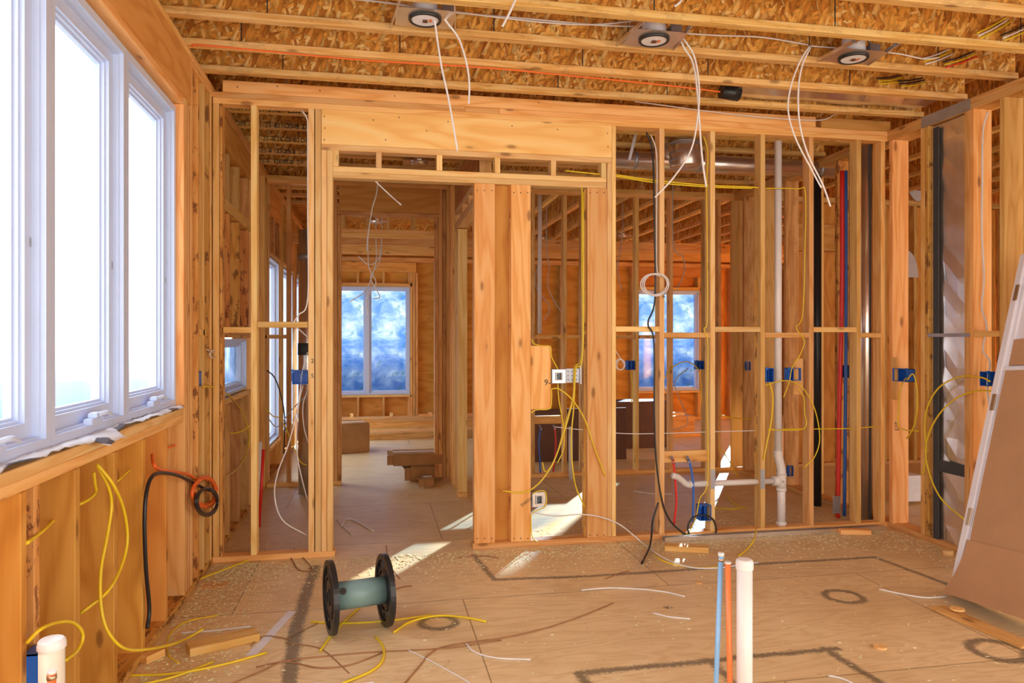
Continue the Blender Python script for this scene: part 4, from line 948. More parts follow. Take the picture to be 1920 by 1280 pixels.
cable('yellow_cable', [(1224, 1025, 'y', WB - .03), (1232, 1045, 'z', .02), (1265, 1058, 'z', .006), (1310, 1064, 'z', .006), (1350, 1062, 'z', .006)], 'z', .006, .0045, 'yellow', 'yellow cable end curling on the floor beside the black tail')
cable('yellow_cable', [(1418, 990, 'y', WB - .04), (1414, 1010, 'z', .05), (1403, 1027, 'z', .012), (1385, 1042, 'z', .006)], 'z', .01, .0055, 'yellow', 'short yellow cable leaning off the metal channel onto the floor')
# left bay
cable('white_cable', [(566, 207), (576, 224), (577, 250), (577, 400), (577, 560), (560, 590), (549, 606)], 'y', WB - .004, .0045, 'white', 'white cable stapled to the left jamb stud from the top plate')
cable('white_cable', [(548, 612), (560, 617), (577, 632)], 'y', WB + .05, .004, 'white', 'short white cable under the left blocking')
cable('white_cable', [(577, 660), (566, 700), (563, 730), (556, 775), (540, 835), (521, 885), (515, 930), (530, 975), (575, 1003)], 'y', WB + .05, .0045, 'white', 'white cable drooping from the left blue box toward the floor in a wide bow')
cable('white_cable', [(568, 722), (560, 760), (556, 820), (560, 870), (577, 940)], 'y', WB + .06, .004, 'white', 'white cable hanging straight below the left blue box')
cable('white_cable', [(577, 730), (568, 760), (570, 800), (578, 830)], 'y', WB + .08, .0035, 'white', 'short bowed white cable right under the left blue box')
cable('dark_cable', [(500, 694), (515, 708), (528, 745), (534, 790), (532, 850)], 'y', 7.1, .006, 'black', 'dark cable bowed in the deep left bay')
cable('dark_cable', [(500, 780), (520, 800), (545, 770), (575, 740)], 'y', 6.9, .005, 'grey', 'grey cable crossing the deep left bay')
cable('yellow_cable', [(498, 765), (512, 780), (530, 790), (560, 860), (575, 872)], 'y', 6.9, .005, 'yellow', 'dull yellow cable in the deep left bay')
tag(cyl('red_pipe', P(494, 842, 'y', 5.9), Vector((P(486, 930, 'y', 5.9).x, 5.9, 0)), .012, 'red'), 'short red pipe standing behind the lone left bay stud', 'pipe')
tag(cyl('white_pipe', P(487, 828, 'y', 6.05), Vector((P(487, 958, 'y', 6.05).x, 6.05, 0)), .017, 'pvc'), 'white vertical pipe stub behind the lone left bay stud', 'pipe')

# ================================================================== DUCTS BEYOND THE PARTITION
def duct(name, pts, r, mat, label, rings=0.0, sides=24, parent=None):
    bm = bmesh.new(); pp = catmull([Vector(p) for p in pts], 8)
    addtube(bm, pp, r, sides)
    o = bmobj(name, bm, mat, parent, smooth=True)
    if parent is None: tag(o, label, 'air duct')
    return o
a = P(1140, 298, 'y', 5.95); b_ = P(1600, 312, 'y', 5.95)
rt = empty('round_duct', a, 'long horizontal silver round duct behind the upper right studs', 'air duct')
cyl('duct_tube', a, Vector((b_.x + .05, 5.95, a.z)), .075, 'metal', rt, 28)
for t in (0.1, .35, .6, .85): x = a.x + (b_.x - a.x) * t; cyl('seam_band', (x - .012, 5.95, a.z), (x + .012, 5.95, a.z), .0775, 'steel', rt, 28)
bm = bmesh.new(); addbox(bm, (-.012, -.002, 0), (.012, .002, .28), Matrix.Translation(P(1180, 300, 'y', 5.85)) @ Matrix.Rotation(.25, 4, 'Y')); bmobj('hanger_strap', bm, 'door', rt)
el = empty('duct_elbow', P(1280, 300, 'y', 5.5), 'silver duct elbow turning down between two upper studs', 'air duct')
cA = P(1272, 262, 'y', 5.75)
duct('elbow_tube', [cA + Vector((-.02, .2, .0)), cA + Vector((-.01, .05, .01)), cA + Vector((0.01, -.05, -.03)), P(1284, 288, 'y', 5.62), P(1285, 312, 'y', 5.62)], .125, 'metal', None, parent=el, sides=28)
for v in (270, 290, 303): c = P(1284, v, 'y', 5.62); cyl('crimp_band', c, c + Vector((0, 0, .012)), .1275, 'steel', el, 28)
a = P(1624, 285, 'y', 5.18)
vt = empty('vertical_duct', P(1624, 985, 'y', 5.18), 'shiny vertical silver duct behind the last partition stud', 'air duct')
cyl('duct_tube', (a.x, 5.18, .0), (a.x, 5.18, 2.98), .05, 'metal', vt, 24); box('seam', a.x - .01, a.x + .006, 5.124, 5.132, .02, 2.98, 'tape', vt)
tag(cyl('black_pipe', P(1532, 330, 'y', 5.75), Vector((P(1532, 330, 'y', 5.75).x, 5.75, .0)), .036, 'black'), 'black vertical vent pipe deep in the right bay', 'pipe')
a = P(1579, 320, 'y', 5.33); b_ = P(1571, 925, 'y', 5.33); b_.z = .0
cable('red_pipe', [a, a.lerp(b_, .35) + Vector((0.012, 0, 0)), a.lerp(b_, .7), b_], 'y', 5, .018, 'red', 'long vertical red pipe between the fourth and fifth studs', 'pipe', sides=12)
a = P(1586, 320, 'y', 5.38); b_ = P(1583, 925, 'y', 5.38); b_.z = .0
cable('blue_pipe', [a, a.lerp(b_, .5) + Vector((0.008, 0, 0)), b_], 'y', 5, .014, 'blue', 'long vertical blue pipe beside the red one', 'pipe', sides=12)
a, b_ = P(1562, 930, 'y', 5.29), P(1576, 962, 'y', 5.29); tag(box('nail_plate', a.x, b_.x, 5.29, 5.294, b_.z, a.z, 'steel', bev=0), 'grey steel plate at the foot of the red pipe', 'metal plate')
# duct in the right wall bay
rd = empty('wall_duct', (WR + .05, 4.43, 0), 'wide sheet metal duct sealed with dark tape in the right wall bay', 'air duct')
yA, yB = YX(1826, WR) + .04, 4.575
bm = bmesh.new(); secs = []
for i in range(25):
    z = .03 + (PB - .04) * i / 24
    k = .012 * math.sin(i * 1.9) ; k2 = .01 * math.sin(i * 1.3 + 1)
    secs.append([bm.verts.new(p) for p in ((WR + .02, yA, z), (WR + .012 + abs(k), yA + (yB - yA) * .33, z), (WR + .02 + abs(k2), yA + (yB - yA) * .66, z), (WR + .025, yB, z), (WR + .13, yB, z), (WR + .13, yA, z))])
for a_, b2 in zip(secs, secs[1:]):
    for j in range(6): bm.faces.new((a_[j], a_[(j + 1) % 6], b2[(j + 1) % 6], b2[j]))
bm.faces.new(secs[0]); bm.faces.new(secs[-1]); bmobj('duct_panel', bm, 'metal', rd)
box('tape_strip', WR + .004, WR + .012, yB - .09, yB - .035, .03, PB - .03, 'tape', rd)
box('tape_strip', WR + .002, WR + .009, yA + .0, yB - .05, ZX(1780, 888, WR) - .0, ZX(1780, 872, WR) + .02, 'tape', rd)
cyl('corner_rib', (WR + .012, yA + .012, .03), (WR + .012, yA + .012, PB), .012, 'pvc' if False else 'metal', rd, 12)
z = ZX(1780, 628, WR); box('support_strap', WR - .004, WR - .0005, yA - .01, YX(1740, WR), z - .012, z + .012, 'steel', rd)
# cables on the right wall
RX = WR - .012
cable('yellow_cable', [(1701, 712), (1712, 701), (1719, 725), (1720, 765), (1713, 800), (1700, 822)], 'x', RX - .02, .005, 'yellow', 'yellow cable loop hanging from the corner box, bowed to the right')
cable('yellow_cable', [(1703, 704), (1690, 722), (1686, 745), (1684, 795), (1695, 805), (1722, 808)], 'x', RX, .005, 'yellow', 'yellow cable from the corner box dropping down the stud and turning right')
cable('yellow_cable', [(1857, 715), (1838, 707), (1800, 706), (1762, 725), (1740, 760), (1734, 800), (1737, 850), (1730, 890)], 'x', RX - .02, .0055, 'yellow', 'big yellow cable arc across the sheet metal duct, upper one')
cable('yellow_cable', [(1866, 733), (1830, 733), (1790, 748), (1755, 785), (1736, 835), (1742, 885), (1765, 935), (1810, 975)], 'x', RX - .035, .0055, 'yellow', 'big yellow cable arc across the duct sweeping down to the door, lower one')
cable('grey_cable', [(1852, 210), (1843, 248), (1842, 330), (1841, 430), (1845, 520), (1841, 575), (1850, 612), (1843, 655), (1856, 680), (1851, 720), (1858, 790)], 'x', WR + .03, .006, 'white', 'white cable stapled down the right wall stud past the blue pair')

# ================================================================== LEFT WALL CABLES
LX = WX + .012
cable('yellow_cable', [(182, 872, 'x', LX - .03), (203, 912), (209, 950), (200, 1010), (189, 1070), (190, 1140, 'x', LX + .02), (205, 1188, 'x', LX + .05), (240, 1217, 'x', LX + .09), (300, 1213, 'x', LX + .12), (345, 1199, 'z', .03), (381, 1179, 'z', .04)], 'x', LX, .006, 'yellow', 'yellow cable loop under the window trailing out onto the floor')
cable('yellow_cable', [(182, 870, 'x', LX - .03), (212, 908), (232, 955), (239, 1010), (228, 1060), (200, 1110), (150, 1150, 'x', LX - .05)], 'x', LX + .02, .0062, 'yellow', 'yellow cable loop under the window bowed far right and tucked back into the wall')
cable('yellow_cable', [(50, 1018, 'x', LX - .01), (80, 995), (106, 970, 'x', LX - .1)], 'x', LX - .04, .006, 'yellow', 'short yellow cable slanting in the first left stud bay')
cable('yellow_cable', [(176, 885), (178, 905), (180, 922), (168, 935), (150, 945)], 'x', LX - .06, .006, 'yellow', 'short yellow cable with a staple in the second left stud bay')
cable('yellow_cable', [(217, 905), (230, 893), (243, 881)], 'x', LX - .06, .005, 'yellow', 'short yellow cable slanting in the third left stud bay')
cable('yellow_cable', [(314, 839), (323, 837), (331, 833)], 'x', LX - .06, .006, 'orange', 'short orange cable in the bay nearest the window trimmer')
cable('yellow_cable', [(50, 1205, 'x', LX - .0), (75, 1180), (105, 1167), (135, 1166), (153, 1182), (154, 1202), (142, 1222), (122, 1238)], 'x', LX + .03, .006, 'yellow', 'yellow cable loop behind the bottom left white pipe')
cable('yellow_cable', [(382, 724), (405, 727), (432, 743), (455, 775), (467, 815), (462, 850), (443, 880), (412, 899)], 'x', LX - .0, .005, 'yellow', 'yellow cable looping from the thin left wall box near the corner')
cable('yellow_cable', [(414, 800), (424, 809), (440, 812), (458, 806), (469, 796)], 'y', 5.6, .005, 'yellow', 'yellow cable dipping below the small low window')
cable('white_cable', [(388, 655)] + coil(401, 664, 7, 7, 'x', LX - .0, 2, jit=1), 'x', LX, .0025, 'white', 'thin white wire coil at the corner beside the small window', n=4)
cable('black_cable', [(276, 1178), (280, 1140), (274, 1070), (271, 990), (273, 935), (281, 900), (296, 887), (325, 889), (352, 899), (378, 913)] + coil(387, 940, 20, 24, 'x', LX + .04, 3, a0=1.3, jit=2), 'x', LX + .01, .009, 'black', 'thick black cable rising under the window and ending in a coil', n=6, sides=9)
cable('orange_cable', [(285, 853, 'x', LX - .05), (289, 872), (302, 881), (330, 885), (355, 890)] + coil(384, 922, 21, 26, 'x', LX + .01, 4, a0=2.2, jit=2), 'x', LX - .0, .008, 'orange', 'orange cable ending in a coil behind the black one', n=6, sides=9)

# ================================================================== STUB-UP PIPES
def stubpipe(u, vtop, z, r, mat, label, lean=0.0, cap=True, ch=.028, name='capped_pipe'):
    d = ray(u, vtop); p = CAMP + d * z
    root = empty(name, (p.x + lean, p.y, 0), label, 'pipe')
    base = Vector((p.x + lean, p.y, 0.0)); top = p
    cyl('pipe_tube', base, top - Vector((0, 0, .0)), r, mat, root, 28)
    if cap:
        bm = bmesh.new(); N = 28; prof = [(r * 1.0, -ch), (r * 1.12, -ch), (r * 1.12, -.008), (r * 1.06, 0.0), (r * .9, .004), (0.0001, .006)]
        rings = [[bm.verts.new(top + Vector((a_ * math.cos(2 * PI * k / N), a_ * math.sin(2 * PI * k / N), b2))) for k in range(N)] for a_, b2 in prof]
        for A, B in zip(rings, rings[1:]):
            for k in range(N): bm.faces.new((A[k], A[(k + 1) % N], B[(k + 1) % N], B[k]))
        bmobj('cap', bm, 'pvc', root)
    return root, top
stubpipe(1396, 1050, 2.45, .026, 'pvc', 'tall white capped pipe standing at the front of the room')
rt_, tp = stubpipe(1352, 1042, 2.5, .0085, 'sky', 'light blue water tube standing left of the white capped pipe', lean=-.03, cap=False, name='water_tube'); cyl('end_cap', tp, tp + Vector((0, 0, .012)), .0105, 'pvc', rt_, 14); cyl('crimp_ring', tp - Vector((0, 0, .018)), tp - Vector((0, 0, .008)), .0095, 'brass', rt_, 14)
rt_, tp = stubpipe(1365, 1056, 2.47, .0095, 'salmon', 'orange-red water tube standing between the blue tube and the white pipe', lean=.012, cap=False, name='water_tube'); cyl('end_cap', tp, tp + Vector((0, 0, .006)), .0115, 'pvc', rt_, 14)
stubpipe(97, 1200, 1.64, .026, 'pvc2', 'cream capped pipe standing at the bottom left corner', ch=.016)
rt_, tp = stubpipe(97, 1262, 1.56, .0085, 'salmon', 'orange-red tube with a copper crimp in front of the cream pipe', cap=False, name='water_tube'); cyl('crimp_ring', tp - Vector((0, 0, .012)), tp - Vector((0, 0, .003)), .0098, 'brass', rt_, 14); cyl('end_cap', tp, tp + Vector((0, 0, .006)), .009, 'pvc', rt_, 14)

# ================================================================== CABLE SPOOL
A = P(620, 1187, 'z', 0); B = P(722, 1171, 'z', 0); RS = .178
sp = empty('cable_spool', (A + B) / 2, 'empty cable spool with black flanges and a grey-green barrel on the floor', 'cable spool')
ca = Vector((A.x, A.y, RS)); cb = Vector((B.x, B.y, RS)); axv = (cb - ca).normalized()
e1 = axv.cross(Vector((0, 0, 1))).normalized(); e2 = e1.cross(axv)
def flange(c, s_):
    bm = bmesh.new(); N = 48
    def annulus(r0_, r1_, t0, t1):
        q = []
        for (r_, t_) in ((r0_, t0), (r1_, t0), (r1_, t1), (r0_, t1)):
            q.append([bm.verts.new(c + axv * t_ + (e1 * math.cos(2 * PI * k / N) + e2 * math.sin(2 * PI * k / N)) * r_) for k in range(N)])
        for i in range(4):
            for k in range(N): bm.faces.new((q[i][k], q[i][(k + 1) % N], q[(i + 1) % 4][(k + 1) % N], q[(i + 1) % 4][k]))
    annulus(.150, RS, -.013, .013); annulus(.143, .150, -.006, .006); annulus(.026, .082, -.008, .008); annulus(.10, .107, -.010, .010); annulus(.026, .04, -.014, .014)
    fl = bmobj('flange', bm, 'black', sp)
    for p in fl.data.polygons: p.use_smooth = False
    for k in range(10):
        a = 2 * PI * k / 10 + .1; d = e1 * math.cos(a) + e2 * math.sin(a); t = axv.cross(d)
        bm = bmesh.new(); m_ = Matrix((d, t, axv)).transposed().to_4x4(); m_.translation = c
        addbox(bm, (.078, -.012 if k % 2 else -.022, -.006), (.152, .012 if k % 2 else .022, .006), m_); bmobj('spoke', bm, 'black', fl)
flange(ca, 1); flange(cb, -1)
bl = cyl('barrel', ca + axv * .006, cb - axv * .006, .068, 'teal', sp, 36)
hd = (Vector((0, -1, 0)) - axv * Vector((0, -1, 0)).dot(axv)).normalized() * .8 + Vector((0, 0, .58)); hd.normalize()
hc = ca + axv * .05 + hd * .066; cyl('barrel_hole', hc, hc + hd * .0035, .017, 'ink', bl, 20)

# ================================================================== FLOOR DEBRIS
def fp3(u, v, z=.0): return P(u, v, 'z', z)
def scrap(name, u0, v0, u1, v1, w_, t_, mat, label, cat, z=None, end_lift=0):
    a, b_ = fp3(u0, v0), fp3(u1, v1); zz = t_ / 2 + .0005 if z is None else z
    a.z = zz; b_.z = zz + end_lift; d = (b_ - a); side = Vector((-d.y, d.x, 0))
    return tag(plank(name, a, b_, w_, t_, side, mat, bev=.002 if t_ > .01 else 0), label, cat)
scrap('wood_block', 352, 1225, 482, 1196, .10, .038, 'pine', 'thick pale lumber offcut lying beside the white strip', 'wood offcut')
scrap('wood_block', 268, 1244, 303, 1228, .05, .035, 'fir', 'small orange wood offcut at the foot of the left wall', 'wood offcut')
scrap('wood_block', 1246, 1030, 1328, 1034, .085, .036, 'pine', 'wedge shaped pale wood offcut on the floor under the black cable loop', 'wood offcut')
scrap('wood_block', 1574, 1000, 1631, 1001, .06, .035, 'fir', 'orange wood block in front of the metal channel at the right corner', 'wood offcut')
scrap('loose_board', 1757, 1140, 1930, 1215, .10, .012, 'dim', 'long flat board on the floor under the leaning door', 'board')
scrap('white_strip', 470, 1229, 548, 1146, .045, .002, 'paper', 'thin white plastic strip crossing the black painted line', 'strip')
scrap('card_sheet', 375, 1098, 425, 1097, .12, .002, 'pine', 'pale square card scrap on the floor by the left wall', 'card scrap')
tag(cyl('wood_plug', fp3(1777, 1040), fp3(1777, 1040) + Vector((0, 0, .035)), .035, 'pale'), 'round pale wood plug on the floor near the sheet metal duct', 'wood plug')
for u, v, r_, lb in ((1650, 1214, .03, 'round sawn disc between the two painted circles near the front'), (1310, 1093, .022, 'small sawn disc left of the standing tubes'), (1795, 1143, .035, 'round sawn disc on the board under the leaning door')):
    p = fp3(u, v, .022 if u == 1795 else 0); tag(cyl('wood_disc', p, p + Vector((0, 0, .009)), r_, 'pale'), lb, 'wood disc')
# U channel along the partition
a, b_ = fp3(1242, 1013), fp3(1655, 991)
mc = empty('metal_channel', a, 'long silver metal channel lying on the floor along the partition', 'metal channel')
a.y = b_.y = min(a.y, b_.y) - .02
plank('web', a + Vector((0, 0, .003)), b_ + Vector((0, 0, .003)), .045, .002, (0, 1, 0), 'steel', mc, 0)
plank('lip', a + Vector((0, -.022, .018)), b_ + Vector((0, -.022, .018)), .03, .002, (0, 0, 1), 'metal', mc, 0); plank('lip', a + Vector((0, .022, .018)), b_ + Vector((0, .022, .018)), .03, .002, (0, 0, 1), 'metal', mc, 0)
fc = [
 ([(583, 1165), (640, 1168), (720, 1164), (808, 1153)], 'yellow', 'yellow cable offcut lying straight under the spool', .0055),
 ([(600, 1220), (620, 1192), (645, 1165), (674, 1138)], 'yellow', 'yellow cable offcut slanting beneath the spool', .0055),
 ([(738, 1185), (770, 1165), (820, 1154), (870, 1157), (912, 1165)], 'yellow', 'yellow cable offcut curved over the painted circle', .006),
 ([(704, 1193), (718, 1212), (717, 1237), (695, 1258), (640, 1282)], 'yellow', 'yellow cable offcut bent like a hook near the bottom centre', .006),
 ([(370, 1087), (400, 1075), (450, 1056), (502, 1035)], 'yellow', 'yellow cable offcut by the partition plate at the left', .0055),
 ([(240, 1266), (330, 1262), (420, 1245), (500, 1223)], 'yellow', 'long yellow cable offcut in front of the lumber block', .0055),
 ([(408, 1153), (350, 1165), (318, 1190), (315, 1225), (335, 1243)], 'yellow', 'dull yellow cable curl against the lumber block', .004),
 ([(1090, 1106), (1140, 1102), (1200, 1104), (1250, 1110), (1284, 1118)], 'white', 'white cable offcut lying below the long painted line', .0045),
 ([(1225, 1149), (1255, 1156), (1294, 1160)], 'white', 'short white cable offcut beside the dark paint spot', .0045),
 ([(1648, 1104), (1690, 1113), (1735, 1120), (1775, 1118)], 'white', 'white cable offcut between the painted circle and the leaning door', .005),
 ([(874, 1206), (890, 1222), (930, 1233), (995, 1236)], 'white', 'curved white cable offcut near the bottom centre', .004),
 ([(1553, 1266), (1580, 1272), (1610, 1286)], 'white', 'white cable offcut at the bottom edge right of the pipes', .004),
 ([(340, 1186), (400, 1182), (470, 1174)], 'white', 'grey-white cable offcut behind the lumber block', .0045),
 ([(632, 974), (645, 988), (660, 1002)], 'white', 'thin white cable offcut on the hallway floor', .004),
 ([(724, 1022), (728, 1050), (738, 1070), (750, 1085)], 'strap', 'brown banding piece curled behind the spool', .0035),
 ([(735, 1107), (755, 1100), (772, 1098)], 'strap', 'small brown splinter right of the spool', .005),
 ([(1150, 1130), (1090, 1155), (1020, 1178), (945, 1195), (850, 1208), (810, 1222), (785, 1250), (755, 1285)], 'strap', 'long brown banding strip crossing the floor diagonally', .0038),
 ([(480, 1250), (560, 1235), (700, 1222), (830, 1215), (940, 1200)], 'strap', 'brown banding strip running level toward the white knot', .0035),
 ([(425, 1285), (490, 1258), (535, 1240), (600, 1252), (660, 1245), (720, 1222)], 'strap', 'zigzag brown banding strip at the bottom left', .0035),
 ([(535, 1198), (560, 1185), (595, 1168)], 'strap', 'short brown banding strip left of the spool', .003),
 ([(535, 1205), (590, 1212), (615, 1225), (655, 1262)], 'strap', 'brown banding strip with a kink below the spool', .003),
 ([(765, 1218), (800, 1235), (850, 1262), (890, 1285)], 'white', 'thin white twine running to the bottom edge', .003),
 ([(545, 1045), (560, 1068), (585, 1065), (551, 1028)], 'strap', 'twisted brown banding scrap by the partition plate', .005),
 ([(858, 1045), (900, 1042), (935, 1045)], 'strap', 'long wood splinter at the foot of the first flat post', .004),
 ([(470, 1210), (495, 1192), (545, 1198)], 'strap', 'brown banding over the white strip', .004),
 ([(1135, 1085), (1165, 1073), (1180, 1070)], 'strap', 'thin wood splinter on the long painted line', .003),
 ([(225, 1290), (300, 1275), (345, 1262), (400, 1240)], 'yellow', 'yellow cable offcut cut off by the bottom edge at the left', .005),
 ([(590, 1280), (650, 1285), (700, 1279)], 'white', 'white cable end at the bottom edge under the zigzag strip', .004),
]
for pts, mt, lb, r_ in fc:
    cable('cable_offcut' if mt != 'strap' else 'banding_strip', pts, 'z', r_ + .001, r_, mt, lb, 'cable offcut' if mt != 'strap' else 'debris', flat=1 if mt != 'strap' else .5)
# debris farther back (right rooms)
for pts, mt, lb in (([(1358, 922), (1372, 940), (1384, 948)], 'yellow', 'yellow cable scrap on the floor behind the drain arm'), ([(1330, 950), (1370, 954), (1398, 950)], 'yellow', 'yellow cable scrap behind the low blue box'), ([(1188, 920), (1220, 925), (1260, 926)], 'white', 'white cable scrap on the floor beyond the right bay'), ([(640, 985), (655, 972), (700, 995)], 'white', 'white cable scrap just inside the door opening')):
    cable('cable_offcut', pts, 'z', .006, .005, mt, lb, 'cable offcut')
# sawdust and chips: uncountable
bm = bmesh.new()
def chip(x_, y_):
    s_ = R.uniform(.003, .009); a = R.uniform(0, PI); zz = R.uniform(.001, .004)
    m_ = Matrix.Translation((x_, y_, zz)) @ Matrix.Rotation(a, 4, 'Z') @ Matrix.Rotation(R.uniform(-.4, .4), 4, 'X')
    addbox(bm, (-s_, -s_ * .4, 0), (s_, s_ * .4, .0012), m_)
for i in range(2400):
    y = R.uniform(2.3, 4.95); chip(WX + .02 + abs(R.gauss(0, .22)), y)
for i in range(3000): chip(R.uniform(-.95, 3.8), 4.96 - abs(R.gauss(0, .22)))
for i in range(700): chip(R.uniform(1.2, 3.8), 5.1 + abs(R.gauss(0, .2)))
for i in range(500): chip(R.uniform(-.9, 3.3), R.uniform(2.6, 4.9))
for i in range(300): chip(WR - .03 - abs(R.gauss(0, .15)), R.uniform(3.7, 4.95))
tag(bmobj('sawdust', bm, 'sawdust'), 'pale sawdust and wood chips scattered over the plywood floor', 'sawdust', kind='stuff')

# ================================================================== LEANING DOOR
Bc = Vector((3.222, 3.60, .0)); Tc = Vector((3.868, 3.765, 1.95)); up = (Tc - Bc).normalized(); L = (Tc - Bc).length
e1 = Vector((0.0, -1, 0)); e1 = (e1 - up * e1.dot(up)).normalized(); nrm = up.cross(e1).normalized()
if nrm.x > 0: nrm = -nrm
dr = empty('leaning_door', Bc, 'boxed white door with cardboard face leaning against the right wall', 'door')
def dbox(name, a0, a1, h0, h1, n0, n1, mat, par=dr, skew=0.0):
    bm = bmesh.new(); m_ = Matrix((e1, nrm, up)).transposed().to_4x4(); m_.translation = Bc
    addbox(bm, (a0, n0, h0), (a1, n1, h1), m_); 
    if min(a1 - a0, h1 - h0, abs(n1 - n0)) > .006: bmesh.ops.bevel(bm, geom=bm.edges[:], offset=.002, segments=1, affect='EDGES')
    return bmobj(name, bm, mat, par)
dbox('door_slab', .03, .86, .0, L, -.028, 0, 'door')
jm = dbox('jamb', .0, .040, .0, L, -.028, .03, 'door')
dbox('jamb_stop', .040, .062, .0, L, -.03, .012, 'door', jm)
dbox('cardboard_sheet', .058, .88, .08, 1.33, .013, .022, 'card'); dbox('cardboard_sheet', .064, .86, 1.36, 1.52, .003, .012, 'card')
dbox('tape_band', .03, .87, 1.325, 1.345, .022, .024, 'paper')
for h in (.40, 1.08, 1.76):
    h_ = dbox('hinge', .018, .044, h, h + .10, .030, .0325, 'brass'); dbox('hinge_knuckle', .040, .048, h, h + .10, .030, .038, 'brass', h_)
# curled lower sheet of cardboard
bm = bmesh.new(); m_ = Matrix((e1, nrm, up)).transposed().to_4x4(); m_.translation = Bc; rr_ = []
for i in range(10):
    t = i / 9; h = -.0 + .32 * t; n_ = .024 + .09 * (1 - t) ** 2
    rr_.append([bm.verts.new(m_ @ Vector((a_, n_ + dd, h))) for dd in (0, .005) for a_ in (.05, .88)])
for A_, B_ in zip(rr_, rr_[1:]):
    for i, j in ((0, 1), (1, 3), (3, 2), (2, 0)): bm.faces.new((A_[i], A_[j], B_[j], B_[i]))
bm.faces.new([rr_[0][k] for k in (0, 1, 3, 2)]); bm.faces.new([rr_[-1][k] for k in (0, 1, 3, 2)])
bmobj('cardboard_flap', bm, 'card', dr, smooth=False)

# ================================================================== FAR ROOM THINGS
k = 0
pile = [(-.9, 3.2, 11.15, .0, .09, .04, 'pine'), (-.6, 3.4, 10.9, .0, .14, .038, 'pale'), (-.7, 3.0, 11.1, .041, .14, .038, 'fir'), (-.75, 2.8, 11.35, .0, .14, .038, 'pine'), (-.9, 3.1, 11.3, .041, .14, .038, 'pale'), (-.85, 2.6, 11.5, .0, .09, .17, 'fir'), (-.7, 2.9, 11.52, .171, .14, .038, 'pale'), (-.5, 1.8, 11.48, .21, .09, .038, 'pale'), (.7, 3.1, 11.5, .21, .09, .06, 'pine'), (-.2, 3.3, 10.7, .0, .12, .10, 'dim'), (2.3, 4.6, 10.4, .3, .14, .04, 'pale'), (2.2, 4.8, 10.55, .0, .3, .28, 'dim'), (3.0, 4.9, 10.2, .0, .14, .04, 'pine')]
labs = ['back left of the pile', 'front row resting on the floor', 'second layer at the front of the pile', 'middle row, lowest layer', 'middle row, second layer', 'square timber on top of the middle row', 'pale board high at the back of the pile', 'short pale board topping the pile at its left', 'short board topping the pile at its right', 'thick weathered beam in front of the pile', 'pale board on the far right stack', 'bulky weathered timber under the far right stack', 'board in front of the far right stack']
for (x0, x1, y, z, w_, t_, mt), lb in zip(pile, labs):
    tag(plank('lumber_board', (x0, y, z + t_ / 2 + .001), (x1, y + R.uniform(-.03, .03), z + t_ / 2 + .001), w_, t_, (0, 1, 0), mt), 'long lumber under the far windows, ' + lb, 'lumber', 'lumber piled under the far windows')
for i, x in enumerate((-.35, .25, .85)): tag(box('spacer_block', x, x + .05, 11.45, 11.55, .25, .30, 'pale'), 'little spacer block on top of the far lumber pile, %s' % ['left', 'centre', 'right'][i], 'wood block')
def carton(name, a, sx, sy, sz, rot, label, flaps=True):
    root = empty(name, a, label, 'cardboard box'); m_ = Matrix.Translation(a) @ Matrix.Rotation(rot, 4, 'Z')
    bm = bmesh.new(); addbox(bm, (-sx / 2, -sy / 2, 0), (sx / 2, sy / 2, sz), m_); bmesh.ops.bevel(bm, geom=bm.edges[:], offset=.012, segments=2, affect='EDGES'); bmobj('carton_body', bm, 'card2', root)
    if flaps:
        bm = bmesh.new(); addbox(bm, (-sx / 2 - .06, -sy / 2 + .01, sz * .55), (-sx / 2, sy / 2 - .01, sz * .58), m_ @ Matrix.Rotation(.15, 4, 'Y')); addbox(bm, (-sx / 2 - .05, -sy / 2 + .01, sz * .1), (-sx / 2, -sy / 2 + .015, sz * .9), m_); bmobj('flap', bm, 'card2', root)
    bm = bmesh.new(); addbox(bm, (-sx / 2 + .01, -.02, sz), (sx / 2 - .01, .02, sz + .001), m_); bmobj('tape', bm, 'paper', root)
def fpt(u, v): p = P(u, v, 'z', 0); return p
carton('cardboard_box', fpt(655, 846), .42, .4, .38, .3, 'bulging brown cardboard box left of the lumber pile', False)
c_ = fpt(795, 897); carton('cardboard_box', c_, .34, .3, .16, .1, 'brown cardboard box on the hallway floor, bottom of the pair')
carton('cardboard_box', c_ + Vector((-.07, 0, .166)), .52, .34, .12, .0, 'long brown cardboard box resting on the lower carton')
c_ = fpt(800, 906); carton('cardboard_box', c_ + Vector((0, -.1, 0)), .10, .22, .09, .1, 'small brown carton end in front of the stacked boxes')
# dark tub and cabinets deep right
tag(box('brown_board', 1.45, 3.0, 8.4, 8.44, .0, .62, 'dark'), 'dark brown board standing low beyond the second wall', 'board')
tag(box('dark_cabinet', 3.05, 3.9, 9.2, 9.6, .0, .62, 'dark'), 'dark brown cabinet under the far right window', 'cabinet')
